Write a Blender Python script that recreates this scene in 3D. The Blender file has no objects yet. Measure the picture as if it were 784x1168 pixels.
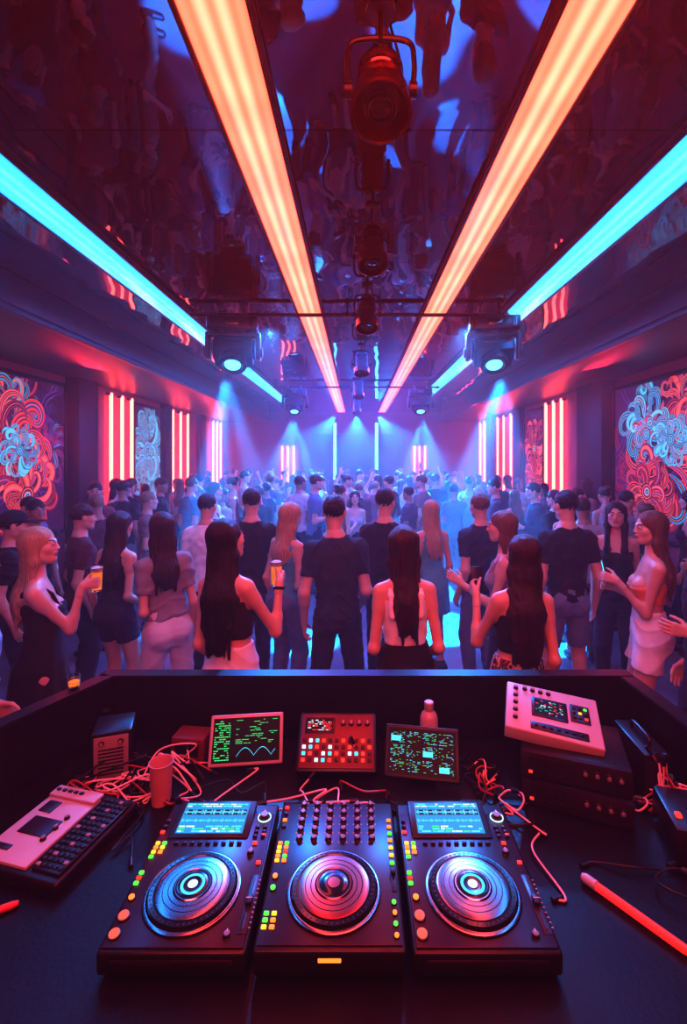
import bpy, bmesh, math, random, time
import numpy as np
from mathutils import Vector, Matrix, Euler
random.seed(7); T0=time.time()
f32=np.float32
SC=bpy.context.scene; COL=SC.collection
try: SC.view_settings.view_transform='Standard'
except Exception as ex: print(ex)
for lk in ('High Contrast','Medium High Contrast'):
    try: SC.view_settings.look=lk; break
    except Exception as ex: print(ex)
FPX=540.0; HC=2.05; U0=407.0; V0=524.0      # camera calibration

# ------------------------------------------------------------------ camera
cd=bpy.data.cameras.new("camera"); cam=bpy.data.objects.new("camera",cd); COL.objects.link(cam)
cam.location=(0,0,HC); cam.rotation_euler=(math.pi/2,0,0)
cd.sensor_fit='VERTICAL'; cd.sensor_height=36; cd.lens=FPX/1168*36
cd.shift_x=(392-U0)/1168.0; cd.shift_y=-(584-V0)/1168.0; cd.clip_start=.05; cd.clip_end=100
SC.camera=cam

# ------------------------------------------------------------------ materials
MATS={}
def nn(nt,t,**kw):
    n=nt.nodes.new(t)
    for k,v in kw.items(): setattr(n,k,v)
    return n
def mat(name,col=(.5,.5,.5),rough=.5,metal=0,emis=None,es=0,var=.15,vscale=20,bump=0,bscale=60,stretch=(1,1,1),trans=0,ior=1.45,alpha=1,coat=0,sheen=0,spec=.5,rand=None):
    if name in MATS: return MATS[name]
    m=bpy.data.materials.new(name); m.use_nodes=True; nt=m.node_tree
    b=nt.nodes['Principled BSDF']; b.inputs['Roughness'].default_value=rough; b.inputs['Metallic'].default_value=metal
    b.inputs['Specular IOR Level'].default_value=spec
    tc=nn(nt,'ShaderNodeTexCoord'); mp=nn(nt,'ShaderNodeMapping'); mp.inputs['Scale'].default_value=stretch
    nt.links.new(tc.outputs['Object'],mp.inputs['Vector'])
    no=nn(nt,'ShaderNodeTexNoise'); no.inputs['Scale'].default_value=vscale; no.inputs['Detail'].default_value=3
    nt.links.new(mp.outputs[0],no.inputs['Vector'])
    mx=nn(nt,'ShaderNodeMix',data_type='RGBA'); c=tuple(col)+(1,)
    mx.inputs[6].default_value=tuple(max(0,x*(1-var)) for x in col)+(1,); mx.inputs[7].default_value=tuple(min(1,x*(1+var)) for x in col)+(1,)
    nt.links.new(no.outputs['Fac'],mx.inputs[0])
    out=mx.outputs[2]
    if rand:
        oi=nn(nt,'ShaderNodeObjectInfo'); cr=nn(nt,'ShaderNodeValToRGB'); cr.color_ramp.interpolation='CONSTANT'
        while len(cr.color_ramp.elements)<len(rand): cr.color_ramp.elements.new(.5)
        for i,cc in enumerate(rand):
            e=cr.color_ramp.elements[i]; e.position=i/len(rand); e.color=tuple(cc)+(1,)
        nt.links.new(oi.outputs['Random'],cr.inputs[0])
        m2=nn(nt,'ShaderNodeMix',data_type='RGBA',blend_type='MULTIPLY'); m2.inputs[0].default_value=1
        sc=nn(nt,'ShaderNodeMix',data_type='RGBA'); nt.links.new(no.outputs['Fac'],sc.inputs[0]); sc.inputs[6].default_value=(.8,.8,.8,1); sc.inputs[7].default_value=(1,1,1,1)
        nt.links.new(cr.outputs[0],m2.inputs[6]); nt.links.new(sc.outputs[2],m2.inputs[7]); out=m2.outputs[2]
    nt.links.new(out,b.inputs['Base Color'])
    if bump:
        n2=nn(nt,'ShaderNodeTexNoise'); n2.inputs['Scale'].default_value=bscale; n2.inputs['Detail'].default_value=3
        nt.links.new(mp.outputs[0],n2.inputs['Vector'])
        bp=nn(nt,'ShaderNodeBump'); bp.inputs['Strength'].default_value=bump; bp.inputs['Distance'].default_value=.01
        nt.links.new(n2.outputs['Fac'],bp.inputs['Height']); nt.links.new(bp.outputs[0],b.inputs['Normal'])
    if emis: b.inputs['Emission Color'].default_value=tuple(emis)+(1,); b.inputs['Emission Strength'].default_value=es
    if trans: b.inputs['Transmission Weight'].default_value=trans; b.inputs['IOR'].default_value=ior
    if coat: b.inputs['Coat Weight'].default_value=coat
    if sheen: b.inputs['Sheen Weight'].default_value=sheen
    MATS[name]=m; return m
def emat(name,col,s): return mat(name,(.01,.01,.01),.35,emis=col,es=s,spec=.12)

# ------------------------------------------------------------------ mesh from numpy
def np_mesh(name,V,F,mi=None,mats=()):
    me=bpy.data.meshes.new(name); nv=len(V); nf=len(F)
    me.vertices.add(nv); me.vertices.foreach_set('co',np.asarray(V,f32).ravel())
    me.loops.add(nf*4); me.loops.foreach_set('vertex_index',np.asarray(F,np.int32).ravel())
    me.polygons.add(nf); me.polygons.foreach_set('loop_start',np.arange(0,nf*4,4,dtype=np.int32))
    me.polygons.foreach_set('loop_total',np.full(nf,4,np.int32))
    for m in mats: me.materials.append(m)
    if mi is not None: me.polygons.foreach_set('material_index',np.asarray(mi,np.int32))
    me.polygons.foreach_set('use_smooth',np.ones(nf,bool)); me.update(calc_edges=True); return me
def surfnet(D,lo,h):
    S=D<0; n=D.shape
    def c(a,A): return A[a[0]:n[0]-1+a[0],a[1]:n[1]-1+a[1],a[2]:n[2]-1+a[2]]
    cor=[(i,j,k) for i in (0,1) for j in (0,1) for k in (0,1)]
    cnt=np.zeros((n[0]-1,n[1]-1,n[2]-1),np.int8)
    for a in cor: cnt+=c(a,S)
    act=(cnt>0)&(cnt<8); I,J,K=np.nonzero(act); N=len(I)
    idx=np.full(act.shape,-1,np.int32); idx[I,J,K]=np.arange(N)
    val={a:D[I+a[0],J+a[1],K+a[2]] for a in cor}
    acc=np.zeros((N,3),f32); ct=np.zeros(N,f32)
    for a in cor:
        for ax in range(3):
            if a[ax]==0:
                b=list(a); b[ax]=1; b=tuple(b); va,vb=val[a],val[b]
                m=(va<0)!=(vb<0); t=np.where(m,va/np.where(m,va-vb,1),0)
                p=np.array(a,f32)[None,:].repeat(N,0); p[:,ax]+=t; acc+=p*m[:,None]; ct+=m
    P=(acc/ct[:,None]+np.stack([I,J,K],1))*h+np.array(lo)
    FF=[]
    for ax in range(3):
        b,cx=(ax+1)%3,(ax+2)%3
        sl0=[slice(None)]*3; sl1=[slice(None)]*3; sl0[ax]=slice(0,n[ax]-1); sl1[ax]=slice(1,n[ax])
        A=S[tuple(sl0)]; B=S[tuple(sl1)]; ch=A!=B
        q=np.nonzero(ch); q=np.stack(q,1); ok=(q[:,b]>0)&(q[:,cx]>0)&(q[:,b]<n[b]-1)&(q[:,cx]<n[cx]-1); q=q[ok]
        ins=A[q[:,0],q[:,1],q[:,2]]
        def g(db,dc):
            r=q.copy(); r[:,b]+=db; r[:,cx]+=dc; return idx[r[:,0],r[:,1],r[:,2]]
        f=np.stack([g(-1,-1),g(0,-1),g(0,0),g(-1,0)],1); f[~ins]=f[~ins][:,::-1]; FF.append(f)
    return P,np.concatenate(FF)
def V3(*a): return np.array(a if len(a)==3 else a[0],float)
def nrm(v): v=np.array(v,float); return v/max(np.linalg.norm(v),1e-9)
class Field:
    def __init__(s,lo,hi,h):
        s.lo=np.array(lo,float)-2*h; s.h=h; n=np.ceil((np.array(hi)+2*h-s.lo)/h).astype(int)+1; s.n=n
        s.ax=[(s.lo[i]+h*np.arange(n[i])).astype(f32) for i in range(3)]; s.D=np.full(n,.2,f32)
    def sub(s,lo,hi):
        sl=[]
        for i in range(3):
            a=max(0,int((lo[i]-s.lo[i])/s.h)); b=min(s.n[i],int((hi[i]-s.lo[i])/s.h)+2)
            if b<=a: return None
            sl.append(slice(a,b))
        return tuple(sl),s.ax[0][sl[0]][:,None,None],s.ax[1][sl[1]][None,:,None],s.ax[2][sl[2]][None,None,:]
    def put(s,sl,d,k,mode):
        A=s.D[sl]
        if mode=='s': d=-d; m=np.maximum(A,d); sg=1
        else: m=np.minimum(A,d); sg=-1
        if k>0: hh=np.maximum(k-np.abs(A-d),0); m=m+sg*hh*hh/(4*k)
        s.D[sl]=m
    def cap(s,a,b,ra,rb,k=.02,mode='u',flat=None,fs=1.,cut=False):
        a=V3(a);b=V3(b); r=max(ra,rb)+k+.03
        g=s.sub(np.minimum(a,b)-r,np.maximum(a,b)+r)
        if g is None: return
        sl,X,Y,Z=g; ab=b-a; L=ab@ab+1e-12
        tt=((X-a[0])*ab[0]+(Y-a[1])*ab[1]+(Z-a[2])*ab[2])/L; t=np.clip(tt,0,1)
        vx=X-a[0]-t*ab[0]; vy=Y-a[1]-t*ab[1]; vz=Z-a[2]-t*ab[2]
        if flat is not None:
            q=(vx*flat[0]+vy*flat[1]+vz*flat[2])*(fs-1); vx=vx+q*flat[0]; vy=vy+q*flat[1]; vz=vz+q*flat[2]
        d=np.sqrt(vx*vx+vy*vy+vz*vz)-(ra+(rb-ra)*t)
        if cut: d=np.maximum(d,(tt-1)*math.sqrt(L))
        s.put(sl,d.astype(f32),k,mode)
    def ell(s,fr,c,r,k=.02,mode='u'):
        c=fr.pt(c); R=max(r)+k+.03; g=s.sub(c-R,c+R)
        if g is None: return
        sl,X,Y,Z=g; X=X-c[0];Y=Y-c[1];Z=Z-c[2]; M=fr.M
        q=[(X*M[0,i]+Y*M[1,i]+Z*M[2,i])/r[i] for i in range(3)]
        k0=np.sqrt(q[0]**2+q[1]**2+q[2]**2)+1e-6; k1=np.sqrt((q[0]/r[0])**2+(q[1]/r[1])**2+(q[2]/r[2])**2)+1e-6
        s.put(sl,(k0*(k0-1)/k1).astype(f32),k,mode)
    def loft(s,fr,zs,ws,ts,cs,k=.02,z0=None,z1=None,n=2.3,rip=None):
        zs=np.array(zs); z0=zs[0] if z0 is None else z0; z1=zs[-1] if z1 is None else z1
        R=max(max(ws),max(ts))+k+.06; a=fr.pt((0,0,z0)); b=fr.pt((0,0,z1))
        g=s.sub(np.minimum(a,b)-R,np.maximum(a,b)+R)
        if g is None: return
        sl,X,Y,Z=g; o=fr.o; X=X-o[0];Y=Y-o[1];Z=Z-o[2]; M=fr.M
        x,y,z=[X*M[0,i]+Y*M[1,i]+Z*M[2,i] for i in range(3)]
        w=np.interp(z,zs,ws); t=np.interp(z,zs,ts); y=y-np.interp(z,zs,cs)
        if rip:
            an=np.arctan2(y,x); e=1+rip[0]*np.cos(rip[1]*an+1.5*np.sin(an*2))*np.clip((z1-z)/(z1-z0),0,1); w=w*e; t=t*e
        r=((np.abs(x)/w)**n+(np.abs(y)/t)**n)**(1/n)
        d=(r-1)*np.minimum(w,t); d=np.maximum(d,np.maximum(z0-z,z-z1))
        s.put(sl,d.astype(f32),k,'u')
    def half(s,p,nv):
        p=V3(p); nv=nrm(nv)
        d=(s.ax[0][:,None,None]-p[0])*nv[0]+(s.ax[1][None,:,None]-p[1])*nv[1]+(s.ax[2][None,None,:]-p[2])*nv[2]
        s.D=np.maximum(s.D,d.astype(f32))
    def wrinkle(s,a,f,seed=0):
        X=s.ax[0][:,None,None];Y=s.ax[1][None,:,None];Z=s.ax[2][None,None,:]
        n=np.sin(f*X*.8+2.2*np.sin(f*.45*Z+seed)+seed)*np.sin(f*Z*.9+1.8*np.sin(f*.5*X+seed*2)+1.3*np.sin(f*.6*Y))
        s.D+= (a*n).astype(f32)
    def folds(s,a,f,seed=0):
        X=s.ax[0][:,None,None];Y=s.ax[1][None,:,None];Z=s.ax[2][None,None,:]
        n=np.abs(np.sin(f*(Z*.8+.5*np.abs(X))+1.6*np.sin(f*.35*X+seed)+1.2*np.sin(f*.3*Z+2*seed)+f*.3*Y))
        s.D+=(a*(1-n)**3*-1+a*.3).astype(f32)
    def mesh(s): return surfnet(s.D,s.lo,s.h)
class Fr:
    def __init__(s,o,M): s.o=V3(o); s.M=np.array(M,float)
    def pt(s,v): return s.o+s.M@np.array(v,float)
    def dr(s,v): return s.M@np.array(v,float)
def rotm(x=0,y=0,z=0): return np.array(Euler((math.radians(x),math.radians(y),math.radians(z)),'XYZ').to_matrix())
def ik(A,B,l1,l2,pole):
    A=V3(A);B=V3(B);v=B-A;L=np.linalg.norm(v);u=v/L
    if L>(l1+l2)*.995: B=A+u*(l1+l2)*.995; L=(l1+l2)*.995
    c=(l1*l1+L*L-l2*l2)/(2*l1*L); c=max(-1,min(1,c)); s=math.sqrt(1-c*c)
    p=np.array(pole,float); p=p-(p@u)*u; p=nrm(p); return A+u*l1*c+p*l1*s,B

# ------------------------------------------------------------------ person
PROF={'f':dict(z=[-.065,-.02,.01,.05,.10,.15,.20,.25,.28,.305,.335],
       w=[.10,.150,.154,.136,.110,.117,.126,.131,.115,.066,.042],
       t=[.085,.108,.112,.097,.082,.086,.090,.082,.066,.052,.043],
       c=[-.005,-.015,-.015,0,.005,.01,.005,-.005,-.01,-.012,-.01]),
      'm':dict(z=[-.065,-.02,.01,.05,.10,.15,.20,.25,.28,.305,.335],
       w=[.11,.148,.150,.142,.132,.142,.158,.166,.148,.086,.054],
       t=[.09,.106,.110,.106,.100,.106,.112,.104,.082,.065,.054],
       c=[-.005,-.01,-.01,0,.005,.005,.005,-.005,-.012,-.015,-.012])}
class Person:
    def __init__(s,sp):
        s.sp=sp; g=s.g='m' if sp.get('male') else 'f'; H=s.H=sp['H']; k=s.k=H/1.75
        s.T=Fr((sp.get('shift',0),0,.52*H),rotm(-sp.get('lean',0),sp.get('side',0),sp.get('twist',0)))
        hd=sp.get('head',(0,0,0))
        s.Hd=Fr(s.T.pt((0,.018,.48*H-.122*k)),s.T.M@rotm(0,0,hd[0])@rotm(hd[1],0,0)@rotm(0,hd[2],0))
        s.hs=k*(1.0 if g=='m' else .97)
        sw=(.090 if g=='m' else .079)*H
        s.arm={};l1,l2=.172*H,.148*H
        for side,key in ((1,'R'),(-1,'L')):
            a=sp.get(key,{}); S=s.T.pt((side*sw,-.012,.264*H))
            w=a.get('w',(.05,.05,-.53)); W=S+s.T.M@np.array([side*w[0],w[1],w[2]])*k
            pl=a.get('p',(.12,-1,-.3)); E,W=ik(S,W,l1,l2,s.T.M@np.array([side*pl[0],pl[1],pl[2]]))
            fa=nrm(W-E); fd=a.get('fd'); fd=fa if fd is None else nrm(np.array([side*fd[0],fd[1],fd[2]]))
            pn=a.get('pn',(-1,.15,0)); pn=np.array([side*pn[0],pn[1],pn[2]]); pn=nrm(pn-(pn@fd)*fd)
            s.arm[side]=dict(S=S,E=E,W=W,fa=fa,fd=fd,pn=pn,curl=a.get('curl',22))
        s.leg={}; fe=sp.get('feet',((.1,0),(-.1,0)))
        for side,ft in ((1,fe[0]),(-1,fe[1])):
            h=s.T.o+np.array([side*.082*k,0,-.025*H]); A=np.array([ft[0],ft[1],.07])
            kn,A=ik(h,A,.236*H,.226*H,(side*.15,1,0)); s.leg[side]=dict(h=h,kn=kn,A=A)
        pts=[s.T.pt((0,0,.5*H)),s.T.pt((.2,.15,0)),s.T.pt((-.2,-.17,0))]
        for a in s.arm.values(): pts+=[a['S'],a['E'],a['W']]
        for l in s.leg.values(): pts+=[l['A'],l['kn'],l['A']+np.array([0,.2,-.07]),l['A']+np.array([0,-.12,0])]
        pts=np.array(pts); s.lo=pts.min(0)-.1; s.hi=pts.max(0)+.1; s.lo[2]=-.01
    def torso(s,F,inf=0,z0=None,z1=None,k=.03,loose=0):
        p=PROF[s.g]; H=s.H; kk=s.k; zs=np.array(p['z'])*H
        w=np.array(p['w'])*kk+inf; t=np.array(p['t'])*kk+inf
        if loose:
            wm=np.maximum(w,np.where(zs<.2*H,loose*kk+inf,0)); tm=np.maximum(t,np.where(zs<.2*H,.62*loose*kk+inf,0)); w,t=wm,tm
        F.loft(s.T,zs,w,t,np.array(p['c'])*kk,k=k,z0=None if z0 is None else z0*H,z1=None if z1 is None else z1*H)
    def bumps(s,F,inf=0,k=.03,bust=True,butt=True):
        H=s.H;kk=s.k
        for sd in (1,-1):
            if butt: F.ell(s.T,(sd*.066*kk,-.058*kk,-.014*H),[(.074+inf/1)*kk,.068*kk+inf,.084*kk+inf],k)
            if bust and s.g=='f': F.ell(s.T,(sd*.058*kk,.075*kk,.19*H),[.054*kk+inf,.050*kk+inf,.054*kk+inf],k)
    def armd(s,F,side,inf=0,end=2.,k=.02,cut=False,rs=1.):
        a=s.arm[side]; m=s.g=='m'; kk=s.k
        r=[(.050 if m else .038),(.046 if m else .035),(.040 if m else .029),(.040 if m else .030),(.026 if m else .020)]
        r=[x*kk*rs+inf for x in r]
        F.cap(a['S'],a['S']+(a['E']-a['S'])*.25,r[0],r[1],k+.02)
        if end<=1: F.cap(a['S'],a['S']+(a['E']-a['S'])*end,r[0]*.95,r[1]+(r[2]-r[1])*end,k,cut=cut)
        else:
            F.cap(a['S'],a['E'],r[1],r[2],k)
            e=end-1; mid=a['E']+(a['W']-a['E'])*.28
            F.cap(a['E'],a['E']+(a['W']-a['E'])*min(e,1),r[3],r[3]+(r[4]-r[3])*e,k,cut=cut)
            if not cut: F.cap(a['E'],mid,r[2]*.95,r[3]*1.05,k)
    def legd(s,F,side,inf=0,end=2.,k=.02,cut=False,loose=0.):
        l=s.leg[side]; kk=s.k
        r=[.083*kk+inf,.056*kk+inf+loose*.5,.054*kk+inf+loose*.5,.033*kk+inf+loose]
        if end<=1: F.cap(l['h'],l['h']+(l['kn']-l['h'])*end,r[0],r[0]+(r[1]+loose*.5-r[0])*end,k+.01,cut=cut)
        else:
            F.cap(l['h'],l['kn'],r[0],r[1],k+.01); e=end-1
            F.cap(l['kn'],l['kn']+(l['A']-l['kn'])*e,r[2],r[2]+(r[3]-r[2])*e,k,cut=cut)
            c0=l['kn']+(l['A']-l['kn'])*.12+np.array([0,-.012,0]); c1=l['kn']+(l['A']-l['kn'])*.5+np.array([0,-.01,0])
            F.cap(c0,c1,.05*kk+inf,.042*kk+inf,k)
    def foot(s,F,side,inf=0):
        A=s.leg[side]['A']; F.cap(A+(0,-.045,-.035),A+(side*.02,.135,-.043),.034+inf,.028+inf,.02,flat=(1,0,0),fs=.85); F.cap(A,A+(0,-.01,-.03),.036+inf,.036+inf,.03); 
    def handd(s,F,side,inf=0):
        a=s.arm[side]; W,fd,pn=a['W'],a['fd'],a['pn']; th=np.cross(fd,pn)*side; k=s.k*(1 if s.g=='m' else .92)
        F.cap(W-a['fa']*.05,W,.028*k,.024*k,.01); c=math.radians(a['curl'])
        for i in range(4):
            base=W+(fd*.088*(1-.03*abs(i-1))+th*(.028-.0188*i))*k
            F.cap(W+(fd*.008+th*(.012-.008*i))*k,base,.0155*k,.0112*k,.014)
            L=[.072,.080,.074,.058][i]*k; p=base; ang=0
            for j,(fr,rr) in enumerate(((.45,.0095),(.3,.0085),(.25,.0075))):
                ang+=c*(1,1,.8)[j]; d=fd*math.cos(ang)+pn*math.sin(ang)+th*(.06-.04*i)*(1 if c<.6 else 0); q=p+d*L*fr
                F.cap(p,q,rr*k,(rr-.001)*k,.003); p=q
        b=W+(fd*.02+th*.02+pn*.006)*k; d1=nrm(fd*.65+th*.62+pn*.4); d2=nrm(fd*.85+th*.2+pn*.5); d3=nrm(fd*.8+pn*.7)
        p1=b+d1*.045*k;p2=p1+d2*.033*k;p3=p2+d3*.024*k
        F.cap(b,p1,.0155*k,.012*k,.01);F.cap(p1,p2,.0105*k,.0095*k,.004);F.cap(p2,p3,.0095*k,.0075*k,.003)
    def grip(s,side):
        a=s.arm[side]; k=s.k; return a['W']+(a['fd']*.082+a['pn']*.042)*k
    def headd(s,F):
        h=s.Hd;q=s.hs
        def e(c,r,k=.02,m='u'): F.ell(h,[x*q for x in c],[x*q for x in r],k*q,m)
        def cp(a,b,ra,rb,k=.01,m='u'): F.cap(h.pt(np.array(a)*q),h.pt(np.array(b)*q),ra*q,rb*q,k*q,m)
        e((0,-.015,.035),(.075,.095,.087)); e((0,.022,-.03),(.058,.064,.075),.03)
        cp((0,.055,-.088),(0,.062,-.084),.022,.02,.025)
        for sd in (1,-1):
            cp((sd*.05,-.005,-.055),(sd*.015,.055,-.09),.018,.017,.025)
            e((sd*.038,.055,-.02),(.022,.02,.022),.02)
            e((sd*.031,.098,.006),(.017,.016,.012),.01,'s'); e((sd*.031,.0745,.004),(.014,.014,.012),.004)
            cp((sd*.012,.084,.024),(sd*.042,.074,.026),.008,.006,.012)
            e((sd*.077,-.008,-.005),(.009,.019,.031),.008); cp((sd*.009,.094,-.03),(sd*.011,.09,-.03),.006,.005,.006)
        cp((0,.084,.014),(0,.101,-.026),.006,.0085,.014)
        cp((-.018,.083,-.05),(.018,.083,-.05),.006,.006,.008);cp((0,.087,-.05),(0,.088,-.05),.007,.006,.008);cp((-.014,.083,-.061),(.014,.083,-.061),.0075,.0075,.008)
        nb=s.T.pt((0,-.015*s.k,.30*s.H)); nt=h.pt((0,-.025,-.05)); r=(.054 if s.g=='m' else .042)*s.k
        F.cap(nb,nt,r,r*.97,.025)
    def face_mi(s,V,F):
        c=V[F].mean(1); l=((c-s.Hd.o)@s.Hd.M)/s.hs; x,y,z=np.abs(l[:,0]),l[:,1],l[:,2]; mi=np.zeros(len(F),int)
        mi[(y>.07)&(x<.022)&(np.abs(z+.056)<.0095)]=1
        eye=((x-.031)/.0125)**2+((z-.004)/.0065)**2<1; mi[eye&(y>.06)]=2
        mi[((x-.031)**2+(z-.004)**2<.0058**2)&(y>.06)]=3
        mi[(y>.06)&(x>.014)&(x<.046)&(np.abs(z-.028-.1*(x-.014))<.0042)]=3
        return mi
    def build(s,hb=.0095,hh=.0052,hg=.0042,hc=.0095):
        sp=s.sp; H=s.H;k=s.k; out={}
        F=Field(s.lo,s.hi,hb); s.torso(F); s.bumps(F)
        for sd in (1,-1):
            s.armd(F,sd); s.legd(F,sd); s.foot(F,sd)
            F.cap(s.T.pt((sd*.01,-.02*k,.312*H)),s.T.pt((sd*.075*H,-.015*k,.276*H)),(.034 if s.g=='m' else .024)*k,(.033 if s.g=='m' else .028)*k,.04)
        nb=s.T.pt((0,-.015*k,.28*H)); nt=s.Hd.pt((0,-.022,-.02)); r=(.054 if s.g=='m' else .042)*k
        F.cap(nb,nt,r,r*.94,.03)
        if s.g=='f': F.cap(s.T.pt((0,-.125*k,.05*H)),s.T.pt((0,-.112*k,.24*H)),.006,.006,.03,'s')
        F.half((0,0,.0),(0,0,-1))
        B=F.mesh(); parts=[(B[0],B[1],np.zeros(len(B[1]),int))]
        c=s.Hd.o; F=Field(c-.15*k,c+.15*k,hh); s.headd(F); F.half(s.Hd.pt((0,0,-.135*k)),s.Hd.dr((0,0,-1))); v,f=F.mesh(); parts.append((v,f,s.face_mi(v,f)))
        for sd in (1,-1):
            a=s.arm[sd]; c=a['W']+a['fd']*.07; F=Field(c-.15*k,c+.15*k,hg); s.handd(F,sd); v,f=F.mesh(); parts.append((v,f,np.zeros(len(f),int)))
        n=0;VV=[];FF=[];MM=[]
        for v,f,m in parts: VV.append(v);FF.append(f+n);MM.append(m);n+=len(v)
        sk=sp.get('skin','skin_light'); out['body']=(np.concatenate(VV),np.concatenate(FF),np.concatenate(MM),[MATS[sk],MATS['lips'],MATS['eye_white'],MATS['eye_dark']])
        st=sp.get('hair','long'); L=sp.get('hlen',.1); hc_=sp.get('haircol','hair_dark'); q=s.hs; h=s.Hd
        lo=np.minimum(h.o-.17,s.T.pt((-.2,-.24,L*H-.09))) if st=='long' else h.o-.16
        hi=np.maximum(h.o+.17,s.T.pt((.2,.2,.3*H))) if st=='long' else h.o+.16
        F=Field(lo,hi,hh*1.1)
        if st=='long':
            F.ell(h,(0,-.02*q,.034*q),[.082*q,.103*q,.094*q],.0); F.ell(h,(0,.118*q,-.045*q),[.060*q,.085*q,.125*q],.012,'s')
            F.cap(h.pt((0,.09*q,.125*q)),h.pt((0,-.03*q,.136*q)),.004,.004,.006,'s')
            back=s.T.dr((0,1,0)); pp=[h.pt((0,-.05*q,.03)),h.pt((0,-.065*q,-.1*q)),s.T.pt((.0,-.100*k,.24*H)),s.T.pt((sp.get('hx',0),-.100*k,(L+.24)/2*H)),s.T.pt((sp.get('hx',0)*1.3,-.105*k,L*H+.03))]
            hw=sp.get('hw',1); rr=[.070,.070*hw**.5,.080*hw,.076*hw,.052*hw]; rr=[x*q for x in rr]
            for i in range(4): F.cap(pp[i],pp[i+1],rr[i],rr[i+1],.03,flat=back,fs=1.9 if i else 1.2)
            rg=random.Random(int(H*1000)+int(L*100))
            for i in range(9):
                xx=(-.066+.0165*i)*hw*q; a=s.T.pt((xx*1.05+sp.get('hx',0),-.105*k,L*H+.12)); b=s.T.pt((xx*rg.uniform(.75,1.25)+sp.get('hx',0)*1.3,-.112*k+rg.uniform(-.012,.01),L*H-rg.uniform(-.01,.06))); F.cap(a,b,.018*q,.004,.010)
            for sd in (1,-1):
                a=h.pt((sd*.060*q,-.02,.05*q)); b=h.pt((sd*.070*q,-.015,-.09*q)); fr_=sp.get('front')
                c=s.T.pt((sd*.068*k*hw,(-.062 if not fr_ else .080)*k,.235*H)); d=s.T.pt((sd*.064*k*hw,(-.095 if not fr_ else .115)*k,(max(L,.12)+.03)*H))
                F.cap(a,b,.026*q,.028*q,.03);F.cap(b,c,.028*q,.030*q,.03);F.cap(c,d,.030*q,.012*q,.03)
            X=F.ax[0][:,None,None];Y=F.ax[1][None,:,None];Z=F.ax[2][None,None,:]
            low=np.clip((h.o[2]+.02-Z)*5,0.25,1)
            F.D+=((.0022*np.sin(260*X+2.5*np.sin(13*Z+1)+60*Y)+.0036*np.sin(95*X+2.2*np.sin(9*Z+H*50)+3*np.sin(30*Y)))*low).astype(f32)
        else:
            F.ell(h,(0,-.018*q,.042*q),[.080*q,.099*q,.089*q],0); F.ell(h,(0,.10*q,-.06*q),[.075*q,.085*q,.1*q],.01,'s')
            F.half(h.pt((0,-.1*q,-.072*q)),h.dr((0,.30,-1)))
            if sp.get('bun'): F.ell(h,(0,-.1*q,.09*q),[.042*q]*3,.015)
            F.wrinkle(.0035,130,H*7)
        v,f=F.mesh(); out['hair']=(v,f,None,[MATS[hc_]])
        if sp.get('cap'):
            F=Field(h.o-.2,h.o+.2,.006); F.ell(h,(0,-.015*q,.05*q),[.09*q,.108*q,.092*q],0); F.half(h.pt((0,0,.035)),h.dr((0,.1,-1)))
            F.cap(h.pt((0,.07,.045)),h.pt((0,.16,.035)),.07,.06,.005,flat=h.dr((0,0,1)),fs=9); v,f=F.mesh(); out['cap']=(v,f,None,[MATS['cloth_black']])
        top=sp.get('top','tee'); tc=sp.get('topcol','cloth_black'); hem=sp.get('hem',-.03)
        F=Field(s.lo,s.hi,hc)
        if top in('tee','long','crew'):
            s.torso(F,.013,z0=hem,z1=.318,loose=.140 if s.g=='m' else .120); s.bumps(F,.012,.04,butt=hem<.0); F.half(s.T.pt((0,0,hem*H)),s.T.dr((0,0,-1)))
            for sd in (1,-1):
                F.cap(s.T.pt((sd*.025*H,-.018*k,.298*H)),s.T.pt((sd*.075*H,-.015*k,.273*H)),.033*k,.041*k,.035)
                s.armd(F,sd,.013,end=.62 if top=='tee' else (1.4 if top=='crew' else 1.93),cut=True,k=.03,rs=1.1)
            F.half(s.T.pt((0,0,.322*H)),s.T.dr((0,.35,1))); F.wrinkle(.0042,38,sp['H']*9); F.folds(.009,30,sp['H']*31)
        elif top in('tank','crop','bare','dress'):
            zt=.225 if top!='bare' else .205
            if top=='tank': zt=.24
            s.torso(F,.009,z0=hem,z1=zt+.03); s.bumps(F,.009,.03,butt=hem<.0); F.half(s.T.pt((0,0,hem*H)),s.T.dr((0,0,-1))); F.half(s.T.pt((0,-.02,zt*H)),s.T.dr((0,.25,1)))
            if top!='bare':
                for sd in (1,-1):
                    w=.012 if top!='tank' else .020
                    a=s.T.pt((sd*.045*H,-.078*k,.2*H)); b=s.T.pt((sd*.046*H,-.070*k,.262*H)); c=s.T.pt((sd*.047*H,-.018*k,.298*H)); d=s.T.pt((sd*.044*H,.068*k,.25*H)); e=s.T.pt((sd*.040*H,.105*k,.2*H))
                    for p_,q_ in ((a,b),(b,c),(c,d),(d,e)): F.cap(p_,q_,w,w,.005)
            F.wrinkle(.0025,45,2); F.folds(.0035,45,H*17)
        v,f=F.mesh(); out['shirt']=(v,f,None,[MATS[tc]])
        bt=sp.get('bottom','jeans'); bc=sp.get('botcol','denim_dark'); wz=sp.get('waist',.085 if s.g=='f' else .055)
        F=Field((s.lo[0],s.lo[1],0),(s.hi[0],s.hi[1],.66*H),hc)
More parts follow.
